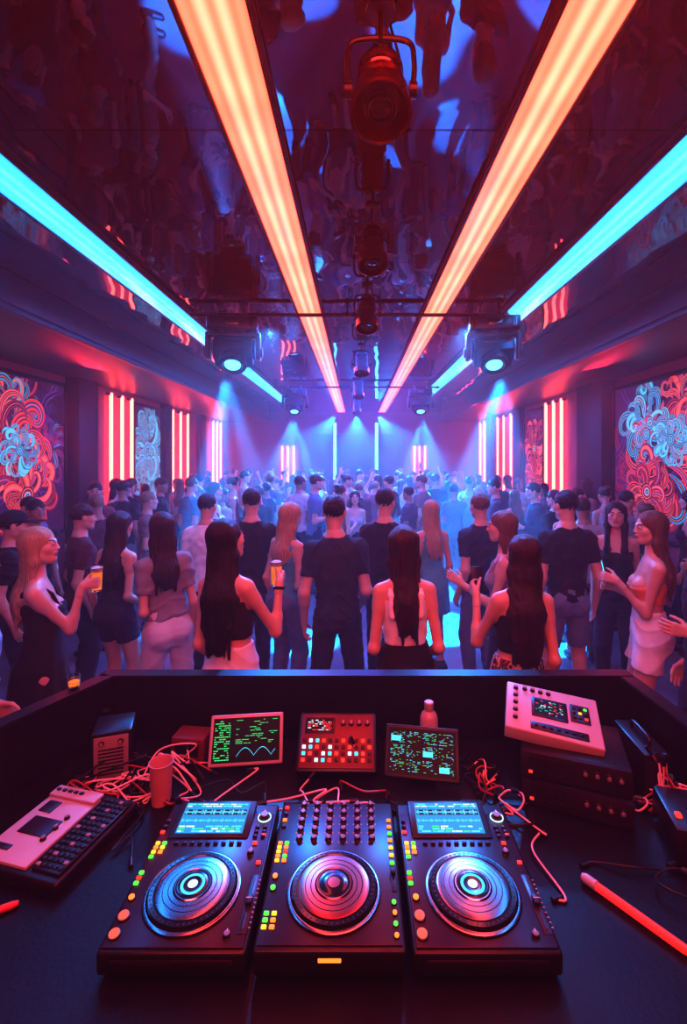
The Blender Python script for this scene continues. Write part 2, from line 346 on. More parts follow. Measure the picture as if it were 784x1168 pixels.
        if bt in('jeans','shorts'):
            s.torso(F,.009,z1=wz); s.bumps(F,.008,bust=False); 
            for sd in (1,-1): s.legd(F,sd,.010,end=sp.get('leg',1.93 if bt=='jeans' else .62),cut=True,loose=sp.get('loose',.012))
            F.half(s.T.pt((0,0,wz*H)),s.T.dr((0,0,1))); F.wrinkle(.003,34,3); F.folds(.005,40,H*13)
            F.cap(s.T.pt((0,-.15*k,.05*H)),s.T.pt((0,-.16*k,-.05*H)),.004,.004,.008,'s')
        else:
            hz=sp.get('skhem',-.17); fl=sp.get('flare',1.15); zs=[hz*H,-.02*H,.01*H,.05*H,.10*H,.13*H]
            w=[.160*fl*k,.168*k,.170*k,.153*k,.128*k,.130*k]; t=[.14*fl*k,.150*k,.145*k,.116*k,.098*k,.100*k]
            F.loft(s.T,zs,w,t,[-.015*k,-.025*k,-.02*k,-.005*k,.005*k,.006*k],z1=wz*H,n=2.1,rip=(sp.get('rip',.035),11)); F.wrinkle(.0015,30,4)
        v,f=F.mesh(); out['skirt' if bt=='skirt' else ('shorts' if bt=='shorts' else 'trousers')]=(v,f,None,[MATS[bc]])
        for sd in (1,-1):
            A=s.leg[sd]['A']; F=Field(A-(.1,.13,.09),A+(.1,.23,.07),.009); s.foot(F,sd,.008); F.half((0,0,.004),(0,0,-1)); F.half((0,0,A[2]+.03),(0,0,1)); v,f=F.mesh(); out['shoe%d'%(sd>0)]=(v,f,None,[MATS[sp.get('shoe','shoe_black')]])
        return out
def put_person(parts,x,y,heading,label,group=None,scale=1.,meshes=None,merged=False):
    if meshes is None:
        meshes={}
        for n,(v,f,m,ms) in parts.items(): meshes[n]=np_mesh(n.rstrip('01'),v,f,m,ms)
    root=bpy.data.objects.new("person",meshes['body'] if not merged else meshes['merged']); COL.objects.link(root)
    root.location=(x,y,0); root.rotation_euler=(0,0,math.radians(heading)); root.scale=(scale,)*3
    root['label']=label; root['category']="person"
    if group: root['group']=group
    if not merged:
        for n,me in meshes.items():
            if n in('body','merged'): continue
            o=bpy.data.objects.new(n.rstrip('01'),me); COL.objects.link(o); o.parent=root
    return root,meshes

sk_=dict(var=.10,vscale=9,bump=.12,bscale=140)
mat('skin_light',(.64,.40,.30),.40,**sk_); mat('skin_tan',(.40,.23,.16),.40,**sk_)
mat('lips',(.5,.1,.1),.35); mat('eye_white',(.5,.5,.5),.2); mat('eye_dark',(.02,.012,.01),.25)
hs_=dict(var=.6,vscale=3,stretch=(60,60,2.2),bump=.8,bscale=4,rough=.34)
mat('hair_dark',(.012,.007,.007),**hs_); mat('hair_brown',(.038,.018,.013),**hs_); mat('hair_blonde',(.48,.32,.18),**hs_); mat('hair_lightbrown',(.16,.085,.05),**hs_); mat('hair_black',(.006,.005,.006),**hs_)
cl=dict(rough=.85,bump=.2,bscale=200,sheen=.06)
for n,c in dict(cloth_black=(.010,.010,.014),cloth_navy=(.02,.035,.06),cloth_white=(.9,.9,.92),cloth_gray=(.27,.28,.31),cloth_maroon=(.10,.02,.025),cloth_lightblue=(.30,.5,.7),cloth_teal=(.10,.42,.46),cloth_orange=(.75,.25,.12),
    denim_light=(.70,.70,.76),denim_dark=(.03,.04,.07),denim_mid=(.16,.21,.3),cloth_khaki=(.3,.26,.22),cloth_pink=(.6,.3,.35)).items(): mat(n,c,**cl)
mat('shoe_black',(.02,.02,.02),.4); mat('shoe_white',(.6,.6,.6),.5)
mat('crowd_top',(.1,.1,.1),.85,rand=[(.012,.012,.016),(.03,.035,.07),(.45,.44,.46),(.015,.012,.015),(.08,.09,.12),(.12,.03,.04),(.6,.6,.62),(.1,.25,.4),(.02,.02,.03),(.5,.5,.52),(.02,.02,.025),(.25,.18,.16),(.3,.08,.1)])
mat('crowd_bottom',(.1,.1,.1),.85,rand=[(.012,.012,.016),(.03,.04,.08),(.1,.13,.2),(.02,.02,.02),(.25,.22,.2)])
mat('crowd_hair',(.1,.1,.1),.4,rand=[(.012,.008,.007),(.03,.016,.012),(.02,.012,.01),(.16,.10,.05),(.01,.008,.01),(.05,.025,.015),(.30,.22,.13)],vscale=3,stretch=(45,45,2.2),bump=.6,bscale=4)
def leopard():
    m=mat('leopard_print',(.5,.3,.22),.8); nt=m.node_tree; b=nt.nodes['Principled BSDF']
    tc=nn(nt,'ShaderNodeTexCoord'); v=nn(nt,'ShaderNodeTexVoronoi'); v.inputs['Scale'].default_value=52; v.inputs['Randomness'].default_value=.8
    nt.links.new(tc.outputs['Object'],v.inputs[0]); cr=nn(nt,'ShaderNodeValToRGB'); cr.color_ramp.interpolation='CONSTANT'
    e=cr.color_ramp.elements; e[0].color=(.25,.12,.09,1); e[0].position=0; e[1].color=(.015,.01,.01,1); e[1].position=.26; x=e.new(.54); x.color=(.55,.40,.34,1)
    nt.links.new(v.outputs['Distance'],cr.inputs[0]); nt.links.new(cr.outputs[0],b.inputs['Base Color'])
leopard()

def X(u,d): return (u-U0)*d/FPX
HEROES=[
 dict(u=-38,d=2.15,hd=-60,H=1.70,male=1,top='long',topcol='cloth_lightblue',hair='short',haircol='hair_dark',bottom='jeans',R=dict(w=(.0,.1,-.5)),L=dict(w=(.0,.1,-.5)),label="person in pale blue long-sleeved shirt and dark jeans"),
 dict(u=50,d=2.72,hd=-62,H=1.67,top='dress',topcol='cloth_black',hem=.0,bottom='skirt',botcol='cloth_black',waist=.12,skhem=-.17,flare=1.3,hair='long',hlen=.17,front=0,haircol='hair_blonde',lean=-3,head=(-14,3,0),
   R=dict(w=(-.04,.24,.0),p=(.0,-.4,-1),fd=(-.1,1,.15),curl=58),L=dict(w=(.10,.02,-.50),p=(.5,-1,-.3)),hold=(1,'beer'),label="blonde person in black dress holding a beer glass"),
 dict(u=132,d=3.7,hd=-15,H=1.65,top='crop',topcol='cloth_black',hem=.1,bottom='shorts',botcol='denim_dark',waist=.12,leg=.45,hair='long',hlen=.18,haircol='hair_brown',side=3,head=(-15,0,3),feet=((.14,0),(-.08,.05)),R=dict(w=(.03,.16,-.43)),L=dict(w=(.05,.02,-.53)),label="person with long brown hair, black crop top and denim shorts"),
 dict(u=192,d=3.3,hd=32,H=1.69,top='tee',topcol='cloth_gray',hem=.05,bottom='jeans',botcol='denim_light',hair='long',hlen=.19,haircol='hair_brown',side=-4,head=(22,0,0),feet=((.13,-.05),(-.13,.08)),L=dict(w=(.0,.2,-.28),p=(.1,-.8,-.5)),label="person with brown hair in grey tee and pale jeans"),
 dict(u=236,d=4.4,hd=-10,H=1.73,male=1,top='tee',topcol='cloth_white',hair='short',bottom='jeans',botcol='denim_dark',R=dict(w=(.0,.22,-.3)),label="person in white tee and dark jeans seen from behind"),
 dict(u=93,d=4.1,hd=-50,H=1.66,male=1,top='tee',topcol='cloth_maroon',hair='short',haircol='hair_brown',label="person in maroon tee turned to the side"),
 dict(u=262,d=2.55,hd=-24,H=1.735,top='crop',topcol='cloth_black',hem=.115,bottom='jeans',botcol='denim_light',waist=.095,hair='long',hlen=.09,hw=1.15,haircol='hair_dark',head=(-18,5,0),side=-4,shift=.02,feet=((.13,.02),(-.09,-.03)),
   R=dict(w=(.07,.20,-.01),p=(.05,-.15,-1),fd=(-.3,1,.25),pn=(-1,-.3,0),curl=58),L=dict(w=(.02,.14,-.47),p=(.1,-1,-.2)),hold=(1,'beer'),brace=1,label="person with long dark hair and pale jeans raising a beer"),
 dict(u=287,d=4.25,hd=8,H=1.79,male=1,top='tee',topcol='cloth_black',hair='short',bottom='jeans',label="person in black tee with broad shoulders seen from behind"),
 dict(u=326,d=3.95,hd=-35,H=1.70,top='tank',topcol='cloth_teal',hem=.02,bottom='jeans',botcol='denim_mid',hair='long',hlen=.19,haircol='hair_blonde',side=4,head=(-15,0,4),R=dict(w=(.03,.2,-.25)),label="person with light blonde hair in teal tank top and jeans"),
 dict(u=385,d=3.45,hd=5,H=1.785,male=1,top='tee',topcol='cloth_navy',hem=-.005,hair='short',haircol='hair_black',bottom='jeans',botcol='denim_dark',side=-1.5,head=(-14,0,2),feet=((.17,0),(-.15,.04)),L=dict(w=(.08,.04,-.53),p=(.4,-1,0)),R=dict(w=(.03,.18,-.44),p=(.2,-1,0)),label="person in navy tee and dark jeans standing with back turned"),
 dict(u=440,d=4.15,hd=-12,H=1.795,male=1,top='tee',topcol='cloth_black',hair='short',haircol='hair_dark',bottom='jeans',head=(-18,0,0),label="person in black tee and jeans seen from behind"),
 dict(u=463,d=2.6,hd=2,H=1.69,top='tank',topcol='cloth_white',hem=.10,bottom='skirt',botcol='cloth_black',waist=.105,skhem=-.2,flare=1.12,hair='long',hlen=.145,hw=.70,haircol='hair_brown',side=-1,
   R=dict(w=(.02,.15,-.41),p=(.15,-1,-.4)),L=dict(w=(.0,.2,-.34),p=(.25,-1,-.4),fd=(0,1,.1),curl=50),label="person in white tank top and black skirt, long straight hair"),
 dict(u=590,d=2.5,hd=6,H=1.655,top='crop',topcol='cloth_black',hem=.11,bottom='skirt',botcol='leopard_print',waist=.09,skhem=-.16,flare=1.0,hair='long',hlen=.09,hw=1.12,haircol='hair_brown',side=3,head=(12,0,0),
   L=dict(w=(.05,.20,-.02),p=(.1,-.1,-1),fd=(.1,.8,.5),curl=45),R=dict(w=(.04,.06,-.52),p=(.1,-1,0)),hold=(-1,'phone'),label="person in black top and leopard-print skirt holding a phone"),
 dict(u=575,d=3.35,hd=70,H=1.69,top='tank',topcol='cloth_gray',hair='long',hlen=.16,haircol='hair_lightbrown',bottom='jeans',L=dict(w=(.0,.3,-.15),p=(.1,-.3,-1)),label="person with light brown hair in grey tank top, facing sideways"),
 dict(u=646,d=3.8,hd=3,H=1.80,male=1,top='tee',topcol='cloth_black',hem=.0,hair='short',haircol='hair_dark',bottom='shorts',botcol='denim_mid',leg=.8,head=(14,0,0),feet=((.15,0),(-.14,0)),L=dict(w=(.08,.03,-.53),p=(.4,-1,0)),R=dict(w=(.08,.03,-.53),p=(.4,-1,0)),label="person in black tee and grey denim shorts seen from behind"),
 dict(u=703,d=4.1,hd=150,H=1.69,top='tank',topcol='cloth_black',hair='long',hlen=.15,front=1,haircol='hair_dark',bottom='jeans',label="person with long dark hair in black top, facing the booth"),
 dict(u=740,d=3.15,hd=70,H=1.71,top='bare',topcol='cloth_orange',hem=.13,bottom='shorts',botcol='cloth_white',waist=.10,leg=.42,loose=.03,hair='long',hlen=.17,haircol='hair_lightbrown',lean=-2,head=(16,0,0),
   L=dict(w=(-.02,.23,-.10),p=(.05,-.5,-1),fd=(-.2,1,.3),curl=45),R=dict(w=(-.1,.22,-.18),p=(.1,-.5,-1),fd=(-.3,1,.3),curl=40),hold=(-1,'phone'),label="person in orange top and white shorts holding a phone"),
 dict(u=812,d=2.65,hd=80,H=1.72,male=1,top='long',topcol='cloth_black',hair='short',L=dict(w=(-.02,.18,-.24),p=(.1,-.6,-1)),label="person in black long-sleeved shirt, facing sideways"),
 dict(u=14,d=3.7,hd=-60,H=1.64,male=1,cap=1,top='tee',topcol='cloth_black',hair='short',label="person in black tee and dark cap"),
 dict(u=40,d=4.5,hd=-120,H=1.67,male=1,top='tee',topcol='cloth_black',hair='short',skin='skin_tan',label="person in black tee turned toward the room"),
 dict(u=492,d=4.6,hd=15,H=1.66,top='tank',topcol='cloth_teal',hair='long',hlen=.16,haircol='hair_blonde',bottom='skirt',botcol='cloth_teal',label="person with blonde hair in pale blue dress, back turned"),
 dict(u=548,d=4.3,hd=18,H=1.74,male=1,top='tee',topcol='cloth_navy',hair='short',haircol='hair_lightbrown',bottom='jeans',botcol='denim_mid',R=dict(w=(.03,.26,-.15),p=(.1,-.3,-1)),label="person in navy tee with one arm bent forward"),
]
# ------------------------------------------------------------------ generic mesh builder
class MB:
    def __init__(s): s.v=[];s.f=[];s.m=[]
    def add(s,vs,fs,m,M=None):
        n=len(s.v)
        for v in vs: s.v.append(tuple(M@Vector(v)) if M is not None else tuple(v))
        for f in fs: s.f.append([n+i for i in f]); s.m.append(m)
    def box(s,c,sz,m=0,bev=.0,M=None,seg=2):
        bm=bmesh.new(); bmesh.ops.create_cube(bm,size=1)
        for v in bm.verts: v.co=Vector((v.co.x*sz[0]+c[0],v.co.y*sz[1]+c[1],v.co.z*sz[2]+c[2]))
        if bev>0: bmesh.ops.bevel(bm,geom=list(bm.edges),offset=min(bev,min(sz)*.45),segments=seg,profile=.5,affect='EDGES')
        bm.verts.index_update(); s.add([v.co.copy() for v in bm.verts],[[v.index for v in f.verts] for f in bm.faces],m,M); bm.free(); return s
    def lathe(s,prof,c=(0,0,0),m=0,M=None,seg=32,ms=None):
        MM=Matrix.Translation(c) if M is None else Matrix.Translation(c)@M
        vs=[];fs=[];n=len(prof)
        for j in range(seg):
            a=2*math.pi*j/seg
            for r,z in prof: vs.append((r*math.cos(a),r*math.sin(a),z))
        for i in range(n-1):
            ff=[]
            for j in range(seg):
                k=(j+1)%seg; ff.append([j*n+i,k*n+i,k*n+i+1,j*n+i+1])
            fs.append(ff)
        b=len(s.v); s.add(vs,[],m,MM)
        for i,ff in enumerate(fs):
            for f in ff: s.f.append([b+x for x in f]); s.m.append(ms[i] if ms else m)
        return s
    def tube(s,pts,r,m=0,seg=8,sub=6,M=None):
        P=[Vector(p) for p in pts]; Q=[]
        if len(P)>2 and sub>1:
            E=[2*P[0]-P[1]]+P+[2*P[-1]-P[-2]]
            for i in range(1,len(E)-2):
                for t in range(sub):
                    t/=sub; a,b,c,d=E[i-1:i+3]
                    Q.append(.5*((2*b)+(c-a)*t+(2*a-5*b+4*c-d)*t*t+(3*b-a-3*c+d)*t**3))
            Q.append(P[-1])
        else: Q=P
        n=len(Q); vs=[];fs=[]
        up=Vector((0,0,1)); prev=None
        for i,q in enumerate(Q):
            d=(Q[min(i+1,n-1)]-Q[max(i-1,0)]).normalized()
            a=prev if prev is not None else (up if abs(d.z)<.9 else Vector((1,0,0))); x=(a-d*a.dot(d)).normalized(); prev=x; y=d.cross(x)
            for j in range(seg):
                t=2*math.pi*j/seg; vs.append(q+(x*math.cos(t)+y*math.sin(t))*r)
        for i in range(n-1):
            for j in range(seg):
                k=(j+1)%seg; fs.append([i*seg+j,i*seg+k,(i+1)*seg+k,(i+1)*seg+j])
        fs.append(list(range(seg))[::-1]); fs.append([(n-1)*seg+j for j in range(seg)])
        s.add(vs,fs,m,M); return s
    def quad(s,x0,y0,x1,y1,z,m=0,M=None): s.add([(x0,y0,z),(x1,y0,z),(x1,y1,z),(x0,y1,z)],[[0,1,2,3]],m,M); return s
    def mesh(s,name,mats,clean=True):
        me=bpy.data.meshes.new(name); me.from_pydata(s.v,[],s.f)
        for m in mats: me.materials.append(m)
        for p,i in zip(me.polygons,s.m): p.material_index=i
        if clean:
            bm=bmesh.new(); bm.from_mesh(me); bmesh.ops.remove_doubles(bm,verts=bm.verts,dist=1e-6); bmesh.ops.recalc_face_normals(bm,faces=bm.faces); bm.to_mesh(me); bm.free()
            me.shade_smooth()
            try: me.set_sharp_from_angle(angle=math.radians(35))
            except Exception: pass
        return me
    def obj(s,name,mats,parent=None,loc=(0,0,0),rot=(0,0,0)): return ob(name,s.mesh(name,mats),parent,loc,rot)
def ob(name,me,parent=None,loc=(0,0,0),rot=(0,0,0)):
    o=bpy.data.objects.new(name,me); COL.objects.link(o); o.location=loc; o.rotation_euler=rot
    if parent: o.parent=parent
    return o
def empty(name,loc,rot=(0,0,0)):
    o=ob(name,None,None,loc,rot); o.empty_display_size=.1; return o
def tag(o,label,cat,group=None,kind=None):
    if label: o['label']=label
    if cat: o['category']=cat
    if group: o['group']=group
    if kind: o['kind']=kind
    return o
def struct(o): o['kind']='structure'; return o
def dirrot(d): return Vector((0,0,1)).rotation_difference(Vector(d).normalized()).to_euler()

# ------------------------------------------------------------------ room
XL,XR,YB,YF,ZC,ZS=-4.5,4.1,16.0,-1.6,3.65,3.32
def wallmat(name,col,rough): return mat(name,col,rough,var=.2,vscale=3,bump=.1,bscale=30)
mw=wallmat('wall_paint_dark',(.40,.10,.12),.5); msof=wallmat('soffit_paint',(.035,.022,.04),.4)
def ceil_mat():
    m=mat('ceiling_mirror_panel',(.5,.45,.55),.02,metal=1,var=.1,vscale=1.2); nt=m.node_tree; b=nt.nodes['Principled BSDF']
    tc=nn(nt,'ShaderNodeTexCoord'); br=nn(nt,'ShaderNodeTexBrick'); br.offset=0; br.inputs['Scale'].default_value=1; br.inputs['Mortar Size'].default_value=.006; br.inputs['Brick Width'].default_value=1.15; br.inputs['Row Height'].default_value=1.55
    br.inputs['Color1'].default_value=(.13,.13,.20,1); br.inputs['Color2'].default_value=(.075,.075,.12,1); br.inputs['Mortar'].default_value=(.0,.0,.0,1)
    mp=nn(nt,'ShaderNodeMapping'); mp.inputs['Location'].default_value=(.38,.8,0); nt.links.new(tc.outputs['Object'],mp.inputs[0]); nt.links.new(mp.outputs[0],br.inputs['Vector']); nt.links.new(br.outputs['Color'],b.inputs['Base Color'])
    n=nn(nt,'ShaderNodeTexNoise'); n.inputs['Scale'].default_value=2.4; n.inputs['Detail'].default_value=0; nt.links.new(tc.outputs['Object'],n.inputs['Vector'])
    bp=nn(nt,'ShaderNodeBump'); bp.inputs['Strength'].default_value=.24; bp.inputs['Distance'].default_value=.03; nt.links.new(n.outputs['Fac'],bp.inputs['Height']); nt.links.new(bp.outputs[0],b.inputs['Normal'])
    return m
mceil=ceil_mat()
mfl=mat('floor_polished_concrete',(.16,.18,.22),.25,var=.6,vscale=2.5,bump=.08,bscale=12)
def slab(name,lo,hi,m,bev=0):
    mb=MB(); c=[(a+b)/2 for a,b in zip(lo,hi)]; mb.box(c,[b-a for a,b in zip(lo,hi)],0,bev); return struct(mb.obj(name,[m]))
slab('floor',(XL-.2,YF-.2,-.1),(XR+.2,YB+.2,0),mfl)
slab('ceiling',(XL-.2,YF-.2,ZC),(XR+.2,YB+.2,ZC+.1),mceil)
slab('wall_left',(XL-.15,YF,0),(XL,YB,ZC),mw); slab('wall_right',(XR,YF,0),(XR+.15,YB,ZC),mw)
slab('wall_back',(XL,YB,0),(XR,YB+.15,ZC),wallmat('end_wall_paint',(.12,.06,.12),.5)); slab('wall_front',(XL,YF-.15,0),(XR,YF,ZC),mat('wall_paint_black',(.02,.015,.02),.6))
slab('trim_1',(XL,YF,ZS),(-2.95,YB,ZC),msof,.01); slab('trim_2',(2.85,YF,ZS),(XR,YB,ZC),msof,.01)
slab('trim_3',(-2.97,YF,ZS-.03),(-2.90,YB,ZS+.04),msof,.01); slab('trim_4',(2.80,YF,ZS-.03),(2.87,YB,ZS+.04),msof,.01)
mdk=mat('column_black',(.012,.01,.014),.45)
n=5
for (x0,x1,y0,y1,m) in [(XL,XL+.22,7.3,7.85,mdk),(XL,XL+.06,7.85,8.35,mw),(XL,XL+.14,10.85,11.2,mdk),(XL,XL+.14,13.3,13.7,mdk),(XR-.22,XR,7.5,8.35,mdk),(XR-.06,XR,8.35,9.1,mw),(XR-.14,XR,11.5,12.0,mdk),(XR-.14,XR,14.1,14.5,mdk),(XL,XL+.18,4.2,4.9,mdk),(XR-.18,XR,4.2,4.9,mdk)]:
    slab('trim_%d'%n,(x0,y0,0),(x1,y1,ZS),m,.01); n+=1
slab('baseboard_left',(XL,YF,0),(XL+.03,YB,.12),mdk); slab('baseboard_right',(XR-.03,YF,0),(XR,YB,.12),mdk)
slab('trim_%d'%n,(-1.5,YB-.25,0),(1.5,YB,2.9),mat('stage_panel',(.02,.06,.12),.4),.02); n+=1
def strip_mat(name,c1,c2,s,nl):
    m=bpy.data.materials.new(name); m.use_nodes=True; nt=m.node_tree; b=nt.nodes['Principled BSDF']; b.inputs['Base Color'].default_value=(.05,.05,.05,1); b.inputs['Roughness'].default_value=.3
    tc=nn(nt,'ShaderNodeTexCoord'); w=nn(nt,'ShaderNodeTexWave',wave_type='BANDS',bands_direction='X'); w.inputs['Scale'].default_value=nl; w.inputs['Distortion'].default_value=0
    nt.links.new(tc.outputs['Object'],w.inputs['Vector'])
    no=nn(nt,'ShaderNodeTexNoise'); no.inputs['Scale'].default_value=1.3; mp=nn(nt,'ShaderNodeMapping'); mp.inputs['Scale'].default_value=(.3,2,1); nt.links.new(tc.outputs['Object'],mp.inputs[0]); nt.links.new(mp.outputs[0],no.inputs['Vector'])
    sp=nn(nt,'ShaderNodeSeparateXYZ'); nt.links.new(tc.outputs['Object'],sp.inputs[0]); ab=nn(nt,'ShaderNodeMath',operation='ABSOLUTE'); nt.links.new(sp.outputs[0],ab.inputs[0])
    ed=nn(nt,'ShaderNodeMapRange'); ed.inputs['From Min'].default_value=.06; ed.inputs['From Max'].default_value=.13; ed.inputs['To Min'].default_value=1; ed.inputs['To Max'].default_value=.1; nt.links.new(ab.outputs[0],ed.inputs[0])
    mu=nn(nt,'ShaderNodeMath',operation='MULTIPLY'); wr=nn(nt,'ShaderNodeMapRange'); wr.inputs['To Min'].default_value=.35; nt.links.new(w.outputs['Fac'],wr.inputs[0]); nt.links.new(wr.outputs[0],mu.inputs[0]); nt.links.new(ed.outputs[0],mu.inputs[1])
    mx=nn(nt,'ShaderNodeMix',data_type='RGBA'); mx.inputs[6].default_value=c1+(1,); mx.inputs[7].default_value=c2+(1,); nt.links.new(mu.outputs[0],mx.inputs[0]); nt.links.new(mx.outputs[2],b.inputs['Emission Color'])
    mr=nn(nt,'ShaderNodeMapRange'); mr.inputs['To Min'].default_value=s*.65; mr.inputs['To Max'].default_value=s*1.3; nt.links.new(no.outputs['Fac'],mr.inputs[0]); nt.links.new(mr.outputs[0],b.inputs['Emission Strength'])
    return m
mo=strip_mat('orange_light_strip',(1,.045,.02),(1,.22,.13),3.0,4.3); mbz=strip_mat('blue_light_strip',(.0,.20,.85),(.06,.62,.95),2.6,4.3)
mhou=mat('strip_housing',(.02,.02,.02),.4)
def strip(x0,x1,y0,y1,m,lab,grp):
    w=x1-x0; L=y1-y0; e=empty('light_strip',((x0+x1)/2,y0,ZC-.045)); tag(e,lab,'ceiling light',grp)
    mb=MB(); 
    for sx in (-1,1): mb.box((sx*(w/2+.012),L/2,.02),(.02,L,.05),0,.003)
    mb.box((0,L/2,.035),(w,L,.016),0); mb.obj('housing',[mhou],e)
    MB().box((0,L/2,0.01),(w,L,.02),0,.006).obj('diffuser',[m],e)
strip(-.62,-.38,.5,15.6,mo,"long glowing orange LED strip recessed in the mirrored ceiling","orange ceiling strips"); strip(.72,.95,.5,15.6,mo,"long glowing orange LED strip recessed in the mirrored ceiling","orange ceiling strips")
strip(-2.08,-1.81,.5,13.2,mbz,"long glowing blue LED strip on the mirrored ceiling","blue ceiling strips"); strip(1.58,1.85,.5,13.2,mbz,"long glowing blue LED strip on the mirrored ceiling","blue ceiling strips")
mn=emat('neon_red_tube',(1,.08,.055),11); mnb=emat('neon_blue_tube',(.05,.45,1),8); mcapm=mat('neon_cap',(.05,.05,.05),.4)
def tube_mesh(L,m,r=.028):
    a=MB().lathe([(0,0),(r*.7,0),(r,r*.5),(r,L-r*.5),(r*.7,L),(0,L)],seg=12).mesh('tube',[m]); b=MB().box((0,0,.02),(.08,.08,.05),0,.008).mesh('bracket',[mcapm]); return a,b
tm,bmh=tube_mesh(2.2,mn,.032); tms,_=tube_mesh(1.3,mn,.034); tmb,_=tube_mesh(1.9,mnb,.045)
def neon(x,y,z,me,L,lab,grp,bx,by=0):
    e=empty('neon_tube_light',(x,y,z)); tag(e,lab,'neon light',grp); ob('glass_tube',me,e)
    for zz in (-.0,L-.04): ob('bracket',bmh,e,(bx,by,zz))
for y in (8.53,8.93,9.31,11.4,11.9,12.4,14.6,15.0,15.4): neon(XL+.075,y,1.05,tm,2.2,"vertical glowing red neon tube mounted on the side wall","red wall neon tubes",-.036)
for y in (9.3,9.67,10.06,12.35,12.95,13.5,14.9,15.4): neon(XR-.075,y,1.05,tm,2.2,"vertical glowing red neon tube mounted on the side wall","red wall neon tubes",.036)
for x in (-2.5,-2.32,-2.12,1.95,2.12,2.3): neon(x,YB-.075,1.2,tms,1.3,"vertical glowing red neon tube on the end wall","red end wall neon tubes",0,.036)
for x in (-.72,.66): neon(x,YB-.325,1.35,tmb,1.9,"vertical glowing blue neon tube on the end wall","blue end wall neon tubes",0,.036)
# murals: painted curl ribbons
def pm_(name,c,e): return mat(name,tuple(x*.5 for x in c),.5,var=.6,vscale=3,emis=c,es=e)  # emission in the paint stands in for blacklight falling on the art
pbg=pm_('mural_lit_ground_purple',(.05,.012,.07),.6); por=pm_('mural_lit_paint_orange',(1,.08,.04),.55); ppk=pm_('mural_lit_paint_salmon',(1,.20,.14),.62); pcy=pm_('mural_lit_paint_cyan',(.01,.38,.58),.75); plc=pm_('mural_lit_paint_pale_cyan',(.12,.68,.85),.72); pdk=pm_('mural_lit_paint_ink',(.04,.006,.03),.3); prd=pm_('mural_lit_paint_crimson',(.36,.01,.03),.65); pvi=pm_('mural_lit_paint_violet',(.12,.03,.20),.7)
PM=[pbg,por,ppk,pcy,plc,pdk,prd,pvi]
mfr=mat('mural_frame',(.01,.01,.012),.4)
def mural(x,y0,y1,z0,z1,clusters,lab,sx,seed):
    e=empty('wall_mural',(x,(y0+y1)/2,z0)); tag(e,lab,'mural'); L=y1-y0;h=z1-z0; rnd=random.Random(seed)
    mb=MB(); mb.box((0,0,h/2),(.03,L,h),0,.003); lay=[0]
    def P(a,b): return (sx*(.0155+lay[0]*.00001),a,b)
    def inside(a,b): return abs(a)<L/2-.01 and .01<b<h-.01
    def rib(a,b,th,n,ds,k0,k1,w,cols):
        pts=[]
        for i in range(n):
            t=i/(n-1); pts.append((a,b,th,math.sin(math.pi*min(1,t*.95+.05))**.8)); th+=(k0+(k1-k0)*t*t)*ds; a+=math.cos(th)*ds; b+=math.sin(th)*ds
        for c,ws in cols:
            lay[0]+=1
            for p,q in zip(pts,pts[1:]):
                if not(inside(p[0],p[1]) and inside(q[0],q[1])): continue
                def o(p,s): r=w*ws*p[3]*s; aa=p[0]-math.sin(p[2])*r; bb=p[1]+math.cos(p[2])*r; return P(max(-L/2,min(L/2,aa)),max(0,min(h,bb)))
                mb.add([o(p,-1),o(q,-1),o(q,1),o(p,1)],[[0,1,2,3]],c)
    def disc(a,b,r,c):
        lay[0]+=1
        vs=[P(max(-L/2,min(L/2,a+r*math.cos(i*math.pi/16))),max(0,min(h,b+r*math.sin(i*math.pi/16)))) for i in range(32)]; mb.add(vs,[list(range(32))],c)
    for i in range(int(L*h*10)):
        sgn=rnd.choice((-1,1)); rib(rnd.uniform(-L/2,L/2),rnd.uniform(0,h),rnd.uniform(0,6.3),40,.022,sgn*1.,sgn*rnd.uniform(5,16),.05,[(rnd.choice((6,7,7,5,5)),1.0),(5,.35)])
    for (cy,cz,R,main,hi,eye) in clusters:
        a0=cy-(y0+y1)/2; b0=cz-z0; tw=rnd.choice((-1,1))
        for ring in range(3):
            N=(11,9,6)[ring]
            for i in range(N):
                th=i*2*math.pi/N+rnd.uniform(-.2,.2); rr=R*(.50,.28,.08)[ring]*rnd.uniform(.7,1.2); sgn=tw if rnd.random()<.8 else -tw; c=rnd.choice(main)
                n_=rnd.randint(40,64); ln=R*rnd.uniform(1.0,2.2)
                rib(a0+rr*math.cos(th),b0+rr*math.sin(th),th+sgn*-.9,n_,ln/n_,sgn*1.2/R,sgn*rnd.uniform(4,12)/R,R*rnd.uniform(.06,.14),[(5,1.15),(c,1.0),(rnd.choice((6,7,5,hi)),.5),(hi,.13)])
        for j in range(eye):
            ex=a0+R*rnd.uniform(-.35,.35)*(eye>1); ez=b0+R*rnd.uniform(-.35,.35)*(eye>1); q=R*(.30 if eye==1 else .2)
            for k_,c in enumerate((5,hi,5,main[0],4,5,4)): disc(ex,ez,q*(1-.145*k_),c)
    ob('painted_panel',mb.mesh('painted_panel',PM,clean=False),e)
    mb=MB()
    for s in (-1,1): mb.box((sx*.01,s*(L/2+.03),h/2),(.05,.05,h+.11),0,.005); mb.box((sx*.01,0,h/2+s*(h/2+.03)),(.05,L,.05),0,.005)
    mb.obj('frame',[mfr],e)
mural(XL+.03,4.95,7.2,1.0,3.15,[(6.85,2.2,.35,[6,7,3],7,1),(6.1,2.75,.4,[1,6,3],2,0),(6.0,2.2,.6,[1,2,6,6],2,0),(6.4,1.55,.45,[1,6,1],2,1),(6.25,2.17,.25,[3,4],4,1),(5.3,2.5,.4,[3,1],4,1)],"psychedelic wall mural with orange swirls and cyan eye on purple",1,5)
